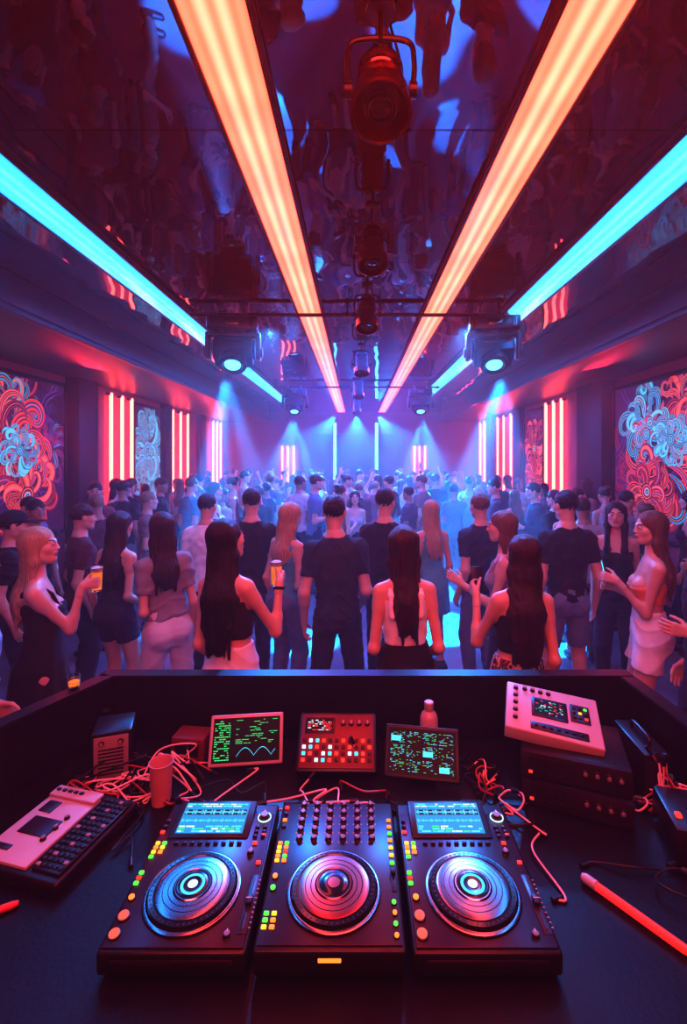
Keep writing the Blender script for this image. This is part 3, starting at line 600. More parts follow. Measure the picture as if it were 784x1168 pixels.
mural(XL+.03,9.5,10.75,.9,3.15,[(10.1,2.3,.6,[4,4,3],4,0),(10.2,1.6,.5,[4,3],4,0),(10.1,2.9,.3,[3,4],4,0)],"tall wall mural with pale cyan curling line pattern",1,6)
mural(XR-.03,4.95,7.42,1.0,3.12,[(7.1,1.7,.3,[6,7,6],6,0),(5.9,2.8,.35,[1,2],2,0),(6.2,2.0,.62,[1,2,6,1,3],2,0),(6.6,2.55,.45,[3,4,3],4,2),(5.5,2.3,.45,[1,2],2,1),(6.6,1.6,.40,[1,6,6],2,1),(6.1,2.3,.26,[3,4],4,1)],"psychedelic wall mural with cyan rings and orange swirls",-1,8)
mural(XR-.03,10.3,11.4,.9,3.15,[(10.8,2.3,.55,[1,2,6],2,1),(10.8,1.6,.45,[1,6],2,0)],"tall wall mural with orange curling pattern",-1,9)

# ------------------------------------------------------------------ ceiling fixtures
mblk=mat('fixture_black_metal',(.022,.022,.026),.32,metal=.6,var=.3); mlens=emat('lens_blue_glow',(.06,.42,1),4.5); mgl=mat('lens_dark_glass',(.01,.01,.015),.05,coat=1); mred=mat('can_dark_enamel',(.13,.018,.014),.20,metal=.9,coat=.6); mst=mat('bare_steel',(.25,.25,.27),.3,metal=1)
def pipe(y,x0,x1,z):
    e=empty('lighting_pipe',(0,y,z)); tag(e,"thin black steel lighting pipe hung under the ceiling",'lighting bar','lighting pipes')
    MB().tube([(x0,0,0),(x1,0,0)],.02,seg=12).obj('pipe',[mblk],e)
    for x in (x0+.05,(x0+x1)/2,x1-.05): MB().tube([(0,0,0),(0,0,ZC-z)],.009).box((0,0,0),(.05,.05,.05),0,.008).obj('hanger',[mblk],e,(x,0,0))
pipe(5,-1.75,1.55,3.575); pipe(10,-1.75,1.75,3.575)
def moving_head(x,y,z,yaw,pitch,s=1.,lab="black moving-head stage light with glowing blue lens hung from pipe"):
    e=empty('moving_head_light',(x,y,z),(0,0,math.radians(yaw))); e.scale=(s,)*3; tag(e,lab,'stage light','moving head lights')
    mb=MB(); mb.box((0,0,-.10),(.44,.28,.12),0,.015); mb.box((0,-.142,-.10),(.12,.012,.05),1,.004)
    for q in (-.14,0,.14): mb.box((q,0,-.165),(.06,.18,.015),0,.004)
    for q in (-.18,-.16,.16,.18): mb.box((q,-.141,-.10),(.008,.008,.08),1)
    mb.obj('base',[mblk,mgl],e)
    for q in (-.12,.12): MB().box((0,0,-.03),(.05,.06,.07),0,.01).tube([(0,-.03,.0),(0,0,.03),(0,.03,0)],.01).obj('clamp',[mst],e,(q,0,0))
    mb=MB(); mb.lathe([(0,-.18),(.09,-.18),(.09,-.155),(0,-.155)],seg=24)
    mb.box((0,0,-.190),(.48,.13,.04),0,.012)
    for q in (-1,1): mb.box((q*.222,0,-.29),(.045,.13,.24),0,.014); mb.lathe([(0,0),(.045,0),(.045,.015),(0,.02)],(q*.245,0,-.34),M=Matrix.Rotation(q*math.pi/2,4,'Y'),seg=20)
    mb.obj('yoke',[mblk],e)
    h=ob('head',MB().box((0,0,.03),(.35,.25,.21),0,.03,seg=2).lathe([(.10,-.03),(.12,-.06),(.12,-.10),(.11,-.105),(.11,-.115),(.122,-.12),(.122,-.155),(.105,-.168),(.088,-.168),(.075,-.14)],seg=32).box((0,.13,.05),(.2,.02,.12),0,.008).box((0,0,.142),(.2,.14,.03),0,.01).box((-.18,0,.04),(.02,.14,.12),0,.006).box((.18,0,.04),(.02,.14,.12),0,.006).box((0,-.128,.02),(.2,.01,.02),0,.003).box((0,-.128,.06),(.2,.01,.02),0,.003).box((0,-.128,.10),(.2,.01,.02),0,.003).mesh('head',[mblk]),e,(0,0,-.345),(math.radians(pitch),0,0))
    MB().lathe([(0,-.148),(.035,-.153),(.072,-.147)],seg=32).obj('lens',[mlens],h)
    MB().tube([(.18,.05,-.08),(.28,.06,-.16),(.24,.05,-.28)],.008).obj('power_cable',[mblk],e)
    return e,h
for x,y,z,yw,pt,s in [(-1.3,5,3.575,8,-32,1.16),(1.44,5,3.575,-8,-32,1.16),(-1.31,10,3.575,5,-28,1.1),(1.35,10,3.575,-5,-28,1.1)]: moving_head(x,y,z,yw,pt,s)
def can(x,y,z,aim,s=1.,head=1):
    e=empty('spotlight_can',(x,y,z)); tag(e,"cylindrical dark red spotlight can hanging from the ceiling",'spotlight','ceiling spotlight cans'); e.scale=(s,)*3
    b=ob('can_body',MB().lathe([(0,-.2),(.055,-.2),(.075,-.185),(.085,-.15),(.085,-.145),(.095,-.14),(.095,-.12),(.085,-.115),(.085,-.07),(.095,-.065),(.095,-.045),(.088,-.04),(.09,.06),(.10,.075),(.118,.09),(.12,.17),(.112,.175),(.105,.17),(.1,.12)],seg=40).mesh('can_body',[mred]),e,(0,0,0),dirrot(aim))
    MB().lathe([(0,.145),(.05,.14),(.102,.118)],seg=36).obj('lens',[mgl],b)
    MB().lathe([(.045,.143),(.05,.155),(.06,.155),(.064,.14)],seg=36).obj('lens_ring',[mblk],b)
    mb=MB(); top=(ZC-z)/s
    mb.tube([(-.13,0,.0),(-.135,0,.12),(-.1,0,.2),(.1,0,.2),(.135,0,.12),(.13,0,.0)],.011,seg=8); mb.tube([(0,0,.2),(0,0,top)],.014)
    for q in(-1,1): mb.lathe([(0,0),(.03,0),(.03,.03),(0,.03)],(q*.115,0,0),M=Matrix.Rotation(q*math.pi/2,4,'Y'),seg=16)
    mb.obj('bracket',[mblk],e); MB().lathe([(0,-.02),(.06,-.02),(.06,0),(0,0)],(0,0,top),seg=20).obj('ceiling_plate',[mblk],e)
    MB().tube([(0,.06,.02),(.09,.09,.14),(.04,.05,top-.01)],.006).obj('power_cable',[mblk],e)
can(.085,1.68,3.36,(-.02,-.45,-.85),.88)
for x,y,s in ((.1,3.0,.78),(.095,4.35,.88),(.07,6.6,.9),(.03,9.0,.95),(.0,12.,.95)): can(x,y,3.38,(-.0,-.35,-1),s)
e=empty('lighting_bar',(.09,1.55,3.60)); tag(e,"short black bar with bracket carrying a spotlight can",'lighting bar'); mb=MB(); mb.box((0,0,0),(.52,.05,.05),0,.008)
for q in (-.22,0,.22): mb.box((q,0,.03),(.04,.06,.05),0,.006)
mb.obj('bar',[mblk],e)

# ------------------------------------------------------------------ DJ booth
mbooth=mat('booth_black_laminate',(.012,.008,.012),.35,var=.3,vscale=8,bump=.05,bscale=120,spec=.4); mtop=mat('desk_black_top',(.010,.007,.011),.36,var=.4,vscale=10,bump=.08,bscale=90,spec=.3)
TZ=.93; RZ=1.18
booth=empty('dj_booth',(0,0,0)); tag(booth,"black laminate DJ booth with raised rim around the desk",'dj booth')
def prism(poly,z0,z1,name,m,bev=.004):
    bm=bmesh.new(); vs=[bm.verts.new((x,y,z0)) for x,y in poly]; f=bm.faces.new(vs); r=bmesh.ops.extrude_face_region(bm,geom=[f])
    for v in r['geom']:
        if isinstance(v,bmesh.types.BMVert): v.co.z=z1
    bmesh.ops.recalc_face_normals(bm,faces=bm.faces); bmesh.ops.bevel(bm,geom=list(bm.edges),offset=bev,segments=2,affect='EDGES')
    me=bpy.data.meshes.new(name); bm.to_mesh(me); bm.free(); me.materials.append(m); return ob(name,me,booth)
prism([(-1.30,.78),(1.13,.78),(1.06,1.90),(-.985,1.90),(-1.35,1.2)],TZ-.04,TZ,'desk_top',mtop)
prism([(-1.04,1.90),(1.12,1.90),(1.12,1.965),(-1.04,1.965)],0,RZ,'front_panel',mbooth)
prism([(-.975,1.90),(-1.035,1.93),(-1.40,1.2),(-1.46,.6),(-1.39,.6),(-1.33,1.19)],0,RZ,'side_panel',mbooth)
prism([(1.055,1.90),(1.12,1.90),(1.19,.6),(1.12,.6)],0,RZ,'side_panel',mbooth)
prism([(-1.30,.72),(1.13,.72),(1.13,.78),(-1.30,.78)],0,TZ,'rear_panel',mbooth)

mdev=mat('deck_black_plastic',(.018,.013,.018),.33,var=.2,vscale=40,bump=.05,bscale=300); mdev2=mat('deck_panel_dark',(.05,.03,.045),.3,metal=.4)
mscr=emat('screen_base_blue',(.03,.30,.62),1.0); mcy=emat('screen_cyan',(.08,.65,.9),1.2); mwh=emat('screen_white',(.6,.85,1),1.1); mgr=emat('screen_green',(.05,.75,.22),1.0); mbk=emat('screen_black',(.003,.010,.010),.4); mrd=emat('screen_red',(1,.06,.05),1.0)
bg=emat('button_glow_green',(.12,.9,.08),1.3); by=emat('button_glow_yellow',(1,.50,.04),1.4); br_=emat('button_glow_red',(1,.05,.03),1.5); bo=emat('button_glow_orange',(1,.22,.03),1.6); bc_=emat('button_glow_pink',(1,.16,.09),.85)
mkn=mat('knob_black_rubber',(.02,.018,.02),.4); mal=mat('platter_metal',(.36,.33,.38),.24,metal=1,var=.08,vscale=30); mpb=mat('platter_black',(.015,.012,.015),.2,coat=.5); mpl=mat('printed_legend',(.6,.5,.5),.5); mrm=mat('platter_red_metal',(.46,.13,.12),.28,metal=1,var=.08); mkt=mat('knob_top_grey',(.22,.17,.19),.35)
KN=MB().lathe([(0,0),(.0095,0),(.0095,.002),(.0080,.003),(.0074,.010),(.0062,.0115),(0,.0115)],seg=16,ms=[0,0,0,0,2,2]).box((0,.004,.0118),(.0022,.008,.0014),1).mesh('knob',[mkn,mpl,mkt])
def btn(sx,sy,m): return MB().box((0,0,.002),(sx,sy,.006),0,.0015).mesh('button',[m])
def rbtn(r,m): return MB().lathe([(0,0),(r*1.15,0),(r*1.15,.003),(r*.95,.004),(r*.95,.007),(0,.0075)],seg=24,ms=[1,1,1,0,0]).mesh('button',[m,mkn])
SQ={k:btn(.012,.008,m) for k,m in dict(g=bg,y=by,r=br_,o=bo,k=mkn,d=mdev2).items()}; RB={k:rbtn(.012,m) for k,m in dict(p=bc_,g=bg,o=bo,r=br_).items()}
def platter(metal,name):
    return MB().lathe([(0,.0),(.102,0),(.102,.012),(.100,.015),(.090,.0155),(.0885,.0140),(.087,.0140),(.0860,.0160),(.083,.0170),(.070,.0178),(.0695,.0174),(.0685,.0174),(.068,.0180),(.057,.0187),(.0565,.0183),(.0555,.0183),(.055,.0189),(.046,.0195),(.044,.017)],seg=96,ms=[0,0,0,0,0,0,0,1,1,0,0,0,1,0,0,0,1,1]).mesh(name,[mpb,metal])
JR=MB().lathe([(.102,0),(.112,0),(.114,.003),(.113,.007),(.109,.009),(.106,.009),(.103,.006)],seg=96).mesh('ring',[mal]); PLB=platter(mal,'platter'); PLR=platter(mrm,'platter')
HUB=MB().lathe([(.044,.0),(.044,.0195),(.042,.0215),(.040,.0215),(.039,.0205),(.030,.0205),(.029,.021),(.022,.021),(.021,.0208),(.013,.0208),(.012,.0216),(0,.0216)],seg=48,ms=[0,0,0,1,1,1,2,1,1,1,3]).mesh('hub_display',[mal,mpb,mcy,mwh])
HUBR=MB().lathe([(.044,.0),(.044,.0195),(.042,.0215),(.040,.0215),(.039,.0205),(.030,.0205),(.029,.021),(.016,.021),(.015,.0225),(0,.023)],seg=48,ms=[0,0,0,1,1,1,1,1,2]).mesh('hub_display',[mrm,mpb,mrm])
mdim=mat('platter_dimple',(.06,.05,.06),.3,metal=.5)
DIM=MB()
for i in range(48):
    a=i*math.pi/24; DIM.box((0,0,0),(.005,.003,.0014),0,.0005,M=Matrix.Translation((.095*math.cos(a),.095*math.sin(a),.0153))@Matrix.Rotation(a,4,'Z'),seg=1)
DIM=DIM.mesh('dimple_row',[mdim])
def jog(par,x,y,z,blue):
    j=empty('jog_wheel',(x,y,z)); j.parent=par
    ob('ring',JR,j); ob('platter',PLB if blue else PLR,j); ob('hub_display',HUB if blue else HUBR,j); ob('dimple_row',DIM,j)
DH=.055; TP=1.0-TZ-DH
def screen_rows(mb,x0,y0,x1,y1,z,rows,mats,dens=.7,gap=.35,vmin=.01,vmax=.05,rnd=None):
    rnd=rnd or random; hh=(y1-y0)/rows
    for r in range(rows):
        x=x0
        while x<x1-vmin:
            w=min(rnd.uniform(vmin,vmax),x1-x)
            if rnd.random()<dens: mb.quad(x,y0+r*hh+hh*gap/2,x+w*.85,y0+(r+1)*hh-hh*gap/2,z,rnd.choice(mats))
            x+=w
def feet(e,W,D):
    f=MB().lathe([(0,0),(.014,0),(.016,TP+.004),(0,TP+.004)],seg=16).mesh('rubber_foot',[mkn])
    for sx in(-1,1):
        for sy in(-1,1): ob('rubber_foot',f,e,(sx*(W/2-.03),sy*(D/2-.03),-TP))
def deck(x0,lab):
    e=empty('dj_media_player',(x0,1.23,TZ+TP)); tag(e,lab,'dj player','dj media players'); W,D=.322,.44; feet(e,W,D)
    mb=MB(); mb.box((0,0,DH/2-.002),(W,D,DH-.004),0,.008,seg=3); mb.box((0,-.02,DH-.002),(W-.016,D-.055,.006),1,.002); mb.box((0,-D/2+.001,.03),(W-.06,.004,.012),1,.001)
    mb.obj('body',[mdev,mdev2],e)
    dsp=empty('display',(-.016,.143,DH+.002),(math.radians(5),0,0)); dsp.parent=e
    MB().box((0,0,0),(.225,.128,.018),0,.005).obj('frame',[mdev],dsp)
    mb=MB(); mb.quad(-.094,-.052,.094,.053,.0098,0)
    screen_rows(mb,-.090,-.050,.090,-.026,.0104,3,[1,2,3,2],.7,vmin=.005,vmax=.03); screen_rows(mb,-.090,.036,.090,.050,.0104,2,[1,2],.7,vmin=.005,vmax=.03); mb.quad(-.09,.010,.09,.028,.0100,4)
    for i in range(90):
        x=-.09+i*.002; a=(.002+.007*abs(math.sin(i*.7)*math.cos(i*.23))); mb.quad(x,.019-a,x+.0013,.019+a,.0104,2 if i%7 else 1)
    for i in range(90):
        x=-.09+i*.002; a=(.001+.005*abs(math.sin(i*.5+1)*math.cos(i*.33))); mb.quad(x,-.010-a,x+.0013,-.010+a,.0104,2)
    mb.obj('screen',[mscr,mwh,mcy,mgr,mbk],dsp)
    k=ob('knob',KN,e,(.128,.155,DH+.002)); k.scale=(1.6,1.6,1.1)
    MB().lathe([(.017,0),(.0195,0),(.0195,.003),(.017,.003)],seg=24).obj('knob_ring',[mwh],e,(.128,.155,DH+.002))
    jog(e,.0,-.082,DH,True)
    for i in range(9): ob('button',SQ['d' if i%4 else 'k'],e,(-.095+i*.0215,.062,DH+.001))
    for (x,y,c) in [(-.145,.062,'y'),(-.127,.062,'g'),(-.145,.048,'o'),(-.127,.048,'y'),(-.145,.033,'y'),(-.127,.033,'o'),(-.145,.018,'g'),(-.148,-.03,'g'),(-.148,-.045,'r'),(-.148,-.060,'g'),(.120,.062,'r'),(.138,.09,'r'),(.142,.0,'r'),(-.148,.10,'r'),(-.148,.12,'d'),(-.148,.14,'d')]: ob('button',SQ[c],e,(x,y,DH+.001))
    ob('button',RB['p'],e,(-.137,-.145,DH+.001)); ob('button',RB['p'],e,(-.137,-.187,DH+.001)); ob('button',RB['o'],e,(-.140,-.100,DH+.001)).scale=(.6,.6,1)
    for i in range(6): ob('button',SQ['d'],e,(.115+.022*(i%2),.118-.016*(i//2),DH+.001))
    ob('knob',KN,e,(.112,-.19,DH)); ob('knob',KN,e,(.115,.03,DH))
    sl=empty('pitch_fader',(.143,-.11,DH)); sl.parent=e
    mb=MB(); mb.box((0,0,.001),(.022,.15,.003),0,.001); mb.box((0,0,.003),(.003,.13,.002),1)
    for i in range(11): mb.box((.014,-.06+i*.012,.0015),(.005,.0012,.002),2)
    mb.obj('track',[mdev2,mkn,mpl],sl); MB().box((0,.0,.008),(.016,.024,.011),0,.003).box((0,0,.0138),(.015,.002,.001),1).obj('fader_cap',[mkn,mpl],sl)
    return e
deck(-.3975,"black DJ media player with blue screen and metal jog wheel"); deck(.2815,"black DJ media player with blue screen and metal jog wheel")
e=empty('dj_mixer',(-.058,1.23,TZ+TP)); tag(e,"black DJ mixer with knob rows and red metal wheel",'dj mixer'); W,D=.332,.44; feet(e,W,D)
mb=MB(); mb.box((0,0,DH/2),(W,D,DH),0,.008,seg=3); mb.box((0,-.0,DH+.0005),(W-.016,D-.02,.006),1,.002)
for c in range(6):
    for r in range(5):
        for a in (-.011,.011): mb.box((-.1+c*.04+a,.190-r*.0315,DH+.0038),(.003,.003,.001),2+r%2)
mb.obj('body',[mdev,mdev2,mpl,mrd],e)
for r in range(5):
    for c in range(6): k=ob('knob',KN,e,(-.1+c*.04,.200-r*.0315,DH+.003)); k.scale=(1.0,1.0,.9); k.rotation_euler=(0,0,random.uniform(-1.5,1.5))
for i,c in enumerate('ogyoyrogyo'): ob('button',SQ[c],e,(-.150+.018*(i%2),.06-.014*(i//2),DH+.003))
for i,c in enumerate('oogoyyg'): ob('button',SQ[c],e,(.15,.14-.024*i,DH+.003))
for i,c in enumerate('rkok'): ob('button',SQ[c],e,(-.15,.19-.024*i,DH+.003))
for i,c in enumerate('gygoyo'): ob('button',SQ[c],e,(-.150+.018*(i%2),-.14-.016*(i//2),DH+.003))
for i,c in enumerate('og'): ob('button',RB[c],e,(-.146,-.045-.032*i,DH+.003)).scale=(.55,.55,1)
for i in range(4): ob('button',RB['gogo'[i]],e,(.146,-.115-.026*i,DH+.003)).scale=(.45,.45,1)
jog(e,.003,-.082,DH+.003,False)
MB().box((0,-.2205,.036),(.05,.003,.009),0,.002).obj('status_light',[bo],e)
sl=empty('fader',(.15,-.05,DH+.003)); sl.parent=e; MB().box((0,0,.001),(.012,.07,.003),0,.001).obj('track',[mkn],sl); MB().box((0,.015,.007),(.012,.016,.01),0,.003).obj('fader_cap',[mkn],sl)

mdw=mat('device_pale_plastic',(.48,.37,.39),.35,var=.05); mpink=mat('device_grey_panel',(.30,.22,.23),.35)
def tablet(x,y,z,w,h,yaw,tilt,fm,kind,lab):
    e=empty('tablet_screen',(x,y,z),(math.radians(tilt),0,math.radians(yaw))); tag(e,lab,'monitor')
    MB().box((0,h/2,0),(w,h,.016),0,.006,seg=3).obj('frame',[fm],e); mb=MB(); b=.012; rnd=random.Random(kind)
    mb.quad(-w/2+b,b,w/2-b,h-b,.0085,0); x0,y0,x1,y1=-w/2+b+.006,b+.006,w/2-b-.006,h-b-.006
    if kind==1:
        screen_rows(mb,x0,y0,x0+(x1-x0)*.25,y1,.0090,18,[1],.6,.55,.004,.012,rnd); screen_rows(mb,x0+(x1-x0)*.33,y0+.05,x1,y1,.0090,14,[1],.35,.65,.005,.03,rnd)
        for i in range(60):
            a=i/59; xx=x0+(x1-x0)*(.35+.6*a); yy=y0+.012+.025*abs(math.sin(a*7)); mb.quad(xx,yy,xx+.0022,yy+.0022,.0092,2)
    else:
        for r in range(3):
            for c in range(4):
                a=x0+(x1-x0)*c/4; bb=y0+(y1-y0)*r/3
                if (r,c) in ((1,2),(0,3),(2,0)): mb.quad(a+.004,bb+.008,a+(x1-x0)/4-.018,bb+(y1-y0)/3-.018,.0087,[2,1,2][c%3])
                screen_rows(mb,a+.003,bb+.003,a+(x1-x0)/4-.003,bb+(y1-y0)/3-.003,.0090,9,[1,2,2,1],.38,.6,.003,.012,rnd)
    mb.obj('screen',[mbk,mgr,mcy,mrd,mwh],e)
    mb=MB(); mb.box((0,h*.45,-.03),(w*.3,.012,.05),0,.004); mb.box((0,.01,-.02),(w*.4,.02,.03),0,.004); mb.box((0,h*.23,-.05),(w*.3,h*.47,.008),0,.003); mb.obj('stand',[mdev],e)
tablet(-.40,1.70,TZ+.02,.265,.165,6,62,mdw,1,"white-framed tablet showing green text on black, propped on desk")
tablet(.222,1.62,TZ+.02,.262,.165,-9,52,mkn,2,"black tablet with green and cyan interface panels on desk")
e=empty('pad_controller',(-.072,1.64,TZ+.035),(math.radians(38),0,math.radians(-1))); tag(e,"red-topped pad controller with small displays, tilted on desk",'dj controller')
MB().box((0,.1,-.015),(.285,.2,.04),0,.008).box((0,.17,-.07),(.25,.012,.10),0,.004).obj('body',[mdev],e); MB().box((0,.1,.006),(.265,.18,.006),0,.002).obj('panel',[mat('controller_red_panel',(.17,.022,.022),.35)],e)
MB().box((-.065,.15,.010),(.11,.055,.004),0,.002).obj('frame',[mdev],e); mb=MB(); mb.quad(-.112,.128,-.018,.172,.0125,0); screen_rows(mb,-.11,.13,-.02,.17,.013,6,[1,2],.6,.5,.004,.015); mb.obj('display',[mbk,mrd,mwh],e)
pm=btn(.013,.012,mwh); pr=btn(.013,.012,br_); pc=btn(.013,.012,mcy); pk=btn(.013,.012,mkn)
for r in range(4):
    for c in range(11): ob('pad',(pr,pc,pm,pk)[(r*5+c*3)%4] if c<5 or r==1 else (pk if (c+r)%3 else pr),e,(-.118+c*.0235,.035+r*.021,.009))
for i in range(4): ob('knob',KN,e,(.02+i*.03,.158,.009))
e=empty('keypad_controller',(-.87,1.385,TZ),(0,0,math.radians(-14))); e.scale=(.9,.9,.8); tag(e,"pale and black keypad controller with sloped top lying on desk",'dj controller')
MB().box((0,0,.025),(.33,.34,.05),0,.01,seg=3).obj('body',[mdev],e); MB().box((-.055,-.01,.055),(.19,.29,.014),0,.005).box((-.055,.125,.066),(.19,.05,.014),0,.005).obj('panel',[mdw],e)
MB().box((-.055,-.02,.0635),(.11,.07,.004),0,.002).box((-.1,.06,.0635),(.05,.05,.004),0,.002).box((-.10,-.11,.0635),(.06,.02,.004),0,.002).obj('inset_plate',[mdev2],e)
MB().box((.105,0,.056),(.10,.30,.012),0,.003).obj('key_tray',[mdev],e)
kk_=btn(.015,.011,mkn); kg=btn(.015,.011,mpink)
for r in range(14):
    for c in range(5): ob('key',kg if (r*3+c)%7==0 else kk_,e,(.065+c*.0195,-.135+r*.0205,.062))
for i in range(5): ob('key',kk_,e,(-.13+i*.024,.125,.0735))
for i in range(3): ob('knob',KN,e,(.0,-.06-.0+i*.045,.062))
e=empty('power_supply_box',(-.875,1.71,TZ),(0,0,math.radians(18))); tag(e,"small black box with pale vented face standing on desk",'equipment box')
MB().box((0,0,.085),(.13,.13,.17),0,.008).obj('case',[mdev],e); mb=MB(); mb.box((0,-.066,.085),(.11,.006,.145),0,.003)
for i in range(8): mb.box((0,-.07,.03+i*.012),(.08,.003,.004),1)
mb.obj('face_panel',[mpink,mdev],e); ob('knob',KN,e,(-.03,-.069,.137),(math.pi/2,0,0)); ob('knob',KN,e,(.03,-.069,.137),(math.pi/2,0,0))
e=empty('junction_box',(-.62,1.79,TZ),(0,0,math.radians(-8))); tag(e,"small dark red cable junction box behind the cup",'equipment box'); MB().box((0,0,.045),(.13,.09,.09),0,.008).obj('case',[mat('box_dark_red',(.16,.03,.03),.4)],e); MB().box((0,-.046,.05),(.09,.004,.05),0,.002).obj('face_panel',[mdev],e)
e=empty('equipment_case',(.995,1.66,TZ),(0,0,math.radians(-4))); tag(e,"tall black equipment case with handle beside the rack units",'equipment box'); MB().box((0,0,.075),(.085,.22,.15),0,.008).obj('case',[mdev],e); MB().box((0,-.111,.08),(.06,.004,.10),0,.002).obj('face_panel',[mdev2],e); MB().tube([(0,-.06,.15),(0,-.05,.175),(0,.05,.175),(0,.06,.15)],.006).obj('handle',[mkn],e)
mcup=mat('cup_pink_plastic',(.75,.35,.35),.3,trans=.35)
e=empty('plastic_cup',(-.64,1.55,TZ)); tag(e,"empty translucent pink plastic cup standing on desk",'cup'); MB().lathe([(0,.004),(.026,.004),(.028,0),(.030,0),(.036,.125),(.039,.128),(.039,.132),(.036,.132),(.034,.128),(.028,.008),(0,.008)],seg=32).obj('cup_wall',[mcup],e)
def bottle(x,y,z,s,m,capm,lab):
    e=empty('bottle',(x,y,z)); e.scale=(s,)*3; tag(e,lab,'bottle'); MB().lathe([(0,0),(.024,0),(.027,.004),(.027,.11),(.022,.125),(.013,.133),(.013,.142)],seg=24).obj('bottle_body',[m],e); MB().lathe([(.0135,.136),(.0145,.138),(.0145,.158),(.012,.16),(0,.16)],seg=20).obj('cap',[capm],e); MB().lathe([(.0274,.03),(.0278,.031),(.0278,.09),(.0274,.091)],seg=24).obj('label',[mpink],e)
bottle(.275,1.80,TZ,1.25,mdw,mdw,"small pale plastic bottle behind the black tablet"); bottle(-.965,1.82,TZ,1.0,mat('bottle_pink',(.6,.12,.12),.35),mdev,"small red plastic bottle beside the power box")
def rack(z,lab,yaw,x=.79,y=1.55):
    e=empty('rack_amplifier',(x,y,z),(0,0,math.radians(yaw))); tag(e,lab,'audio equipment','stacked rack units')
    MB().box((0,0,.045),(.32,.25,.084),0,.006).obj('case',[mdev],e); mb=MB(); mb.box((0,-.128,.045),(.32,.008,.080),0,.002)
    for i in range(10): mb.box((-.13+i*.014,-.133,.06),(.006,.003,.03),1)
    mb.obj('face_panel',[mdev2,mkn],e)
    for i in range(4): ob('knob',KN,e,(.03+i*.033,-.132,.055),(math.pi/2,0,0))
    for i in range(4): ob('button',SQ['k' if i else 'r'],e,(-.13+i*.03,-.132,.025),(math.pi/2,0,0))
rack(TZ,"black rack amplifier with knobs resting on the desk",-24,.74,1.60); rack(TZ+.088,"black rack amplifier stacked beneath the pale mixer",-20,.73,1.61)
e=empty('small_mixer',(.68,1.66,TZ+.19),(math.radians(14),math.radians(5),math.radians(-18))); e.scale=(.9,.9,.95); tag(e,"pale grey compact mixer with dark displays on rack units",'dj mixer')
MB().box((0,0,.03),(.34,.25,.05),0,.006,seg=3).obj('body',[mdw],e); mb=MB(); mb.box((-.01,.01,.0565),(.13,.10,.005),0,.002); mb.box((.1,.02,.0565),(.07,.09,.005),0,.002); mb.box((.02,-.09,.0565),(.2,.035,.005),0,.002); mb.obj('inset_plate',[mdev2],e)
mb=MB(); mb.quad(-.065,-.03,.045,.05,.0592,0); screen_rows(mb,-.06,-.026,.04,.046,.0597,9,[1,2,3],.4,.5,.004,.014); mb.obj('display',[mbk,mrd,mgr,mwh],e)
for i in range(5): ob('knob',KN,e,(-.135,.09-i*.04,.055))
for i in range(4): ob('knob',KN,e,(-.10+i*.03,.095,.055))
for i in range(7): ob('button',SQ['k'],e,(-.06+i*.026,-.09,.059))
for i in range(9): ob('button',SQ['kkrkykkkg'[i]],e,(.08+.02*(i%3),-.005+.025*(i//3),.059))
e=empty('power_adapter',(.96,1.37,TZ),(0,0,math.radians(-14))); tag(e,"black power adapter brick on the desk beside cables",'power adapter'); MB().box((0,0,.055),(.13,.19,.11),0,.012).obj('case',[mdev],e); MB().box((0,-.096,.055),(.08,.004,.05),0,.002).obj('label_plate',[mdev2],e); MB().box((-.04,-.04,.113),(.016,.02,.01),0,.003).obj('switch',[br_],e)
e=empty('light_baton',(.605,1.25,TZ+.0135),(0,0,math.atan2(-.185,.14))); tag(e,"slim red plastic light stick lying on desk",'light stick'); R=Matrix.Rotation(math.pi/2,4,'Y')
MB().lathe([(.0,.02),(.0095,.02),(.0105,.03),(.0105,.225),(.008,.235),(0,.236)],M=R,seg=20).obj('tube',[mat('baton_red',(.8,.08,.06),.3,emis=(1,.05,.04),es=.45)],e); MB().lathe([(0,-.01),(.008,-.01),(.0125,0),(.0125,.028),(.0105,.03)],M=R,seg=20).obj('cap',[mdw],e)
e=empty('marker_pen',(-.93,1.14,TZ+.0095),(0,0,.5)); tag(e,"short red marker pen lying on desk",'pen'); MB().lathe([(0,0),(.008,0),(.009,.01),(.009,.08),(.006,.095),(0,.097)],M=R,seg=14).obj('barrel',[mat('pen_red',(.6,.06,.05),.4)],e); MB().lathe([(.0092,.0),(.0095,.001),(.0095,.035),(.0092,.036)],M=R,seg=14).obj('cap',[mdev],e)
mca=mat('cable_pale_pink',(.80,.45,.42),.4); mcb=mat('cable_black',(.02,.02,.02),.4); mcr=mat('cable_red',(.4,.05,.04),.4)
def cable(pts,m,lab,r=.0030):
    p0=Vector(pts[0]); e=empty('cable',p0); tag(e,lab,'cable','desk cables'); P=[Vector(p)-p0 for p in pts]; MB().tube(P,r,seg=8,sub=8).obj('cord',[m],e)
    for a,b in ((P[0],P[1]),(P[-1],P[-2])):
        d=(b-a).normalized(); MB().tube([a-d*.005,a+d*.022],r*2.1,seg=10).obj('plug',[mdev],e)
z=TZ+.005
LB={mca:"pale pink cable looping across the desk",mcb:"black cable running across the desk",mcr:"red cable looping across the desk"}
def rc(a,b,m,h=.06,n=4,j=.07,seed=0):
    rnd=random.Random(seed); a=Vector(a);b=Vector(b); P=[a]
    for i in range(1,n): t=i/n; p=a.lerp(b,t)+Vector((rnd.uniform(-j,j),rnd.uniform(-j,j),0)); p.z=z+h*rnd.random()*4*t*(1-t); P.append(p)
    P.append(b); cable(P,m,LB[m])
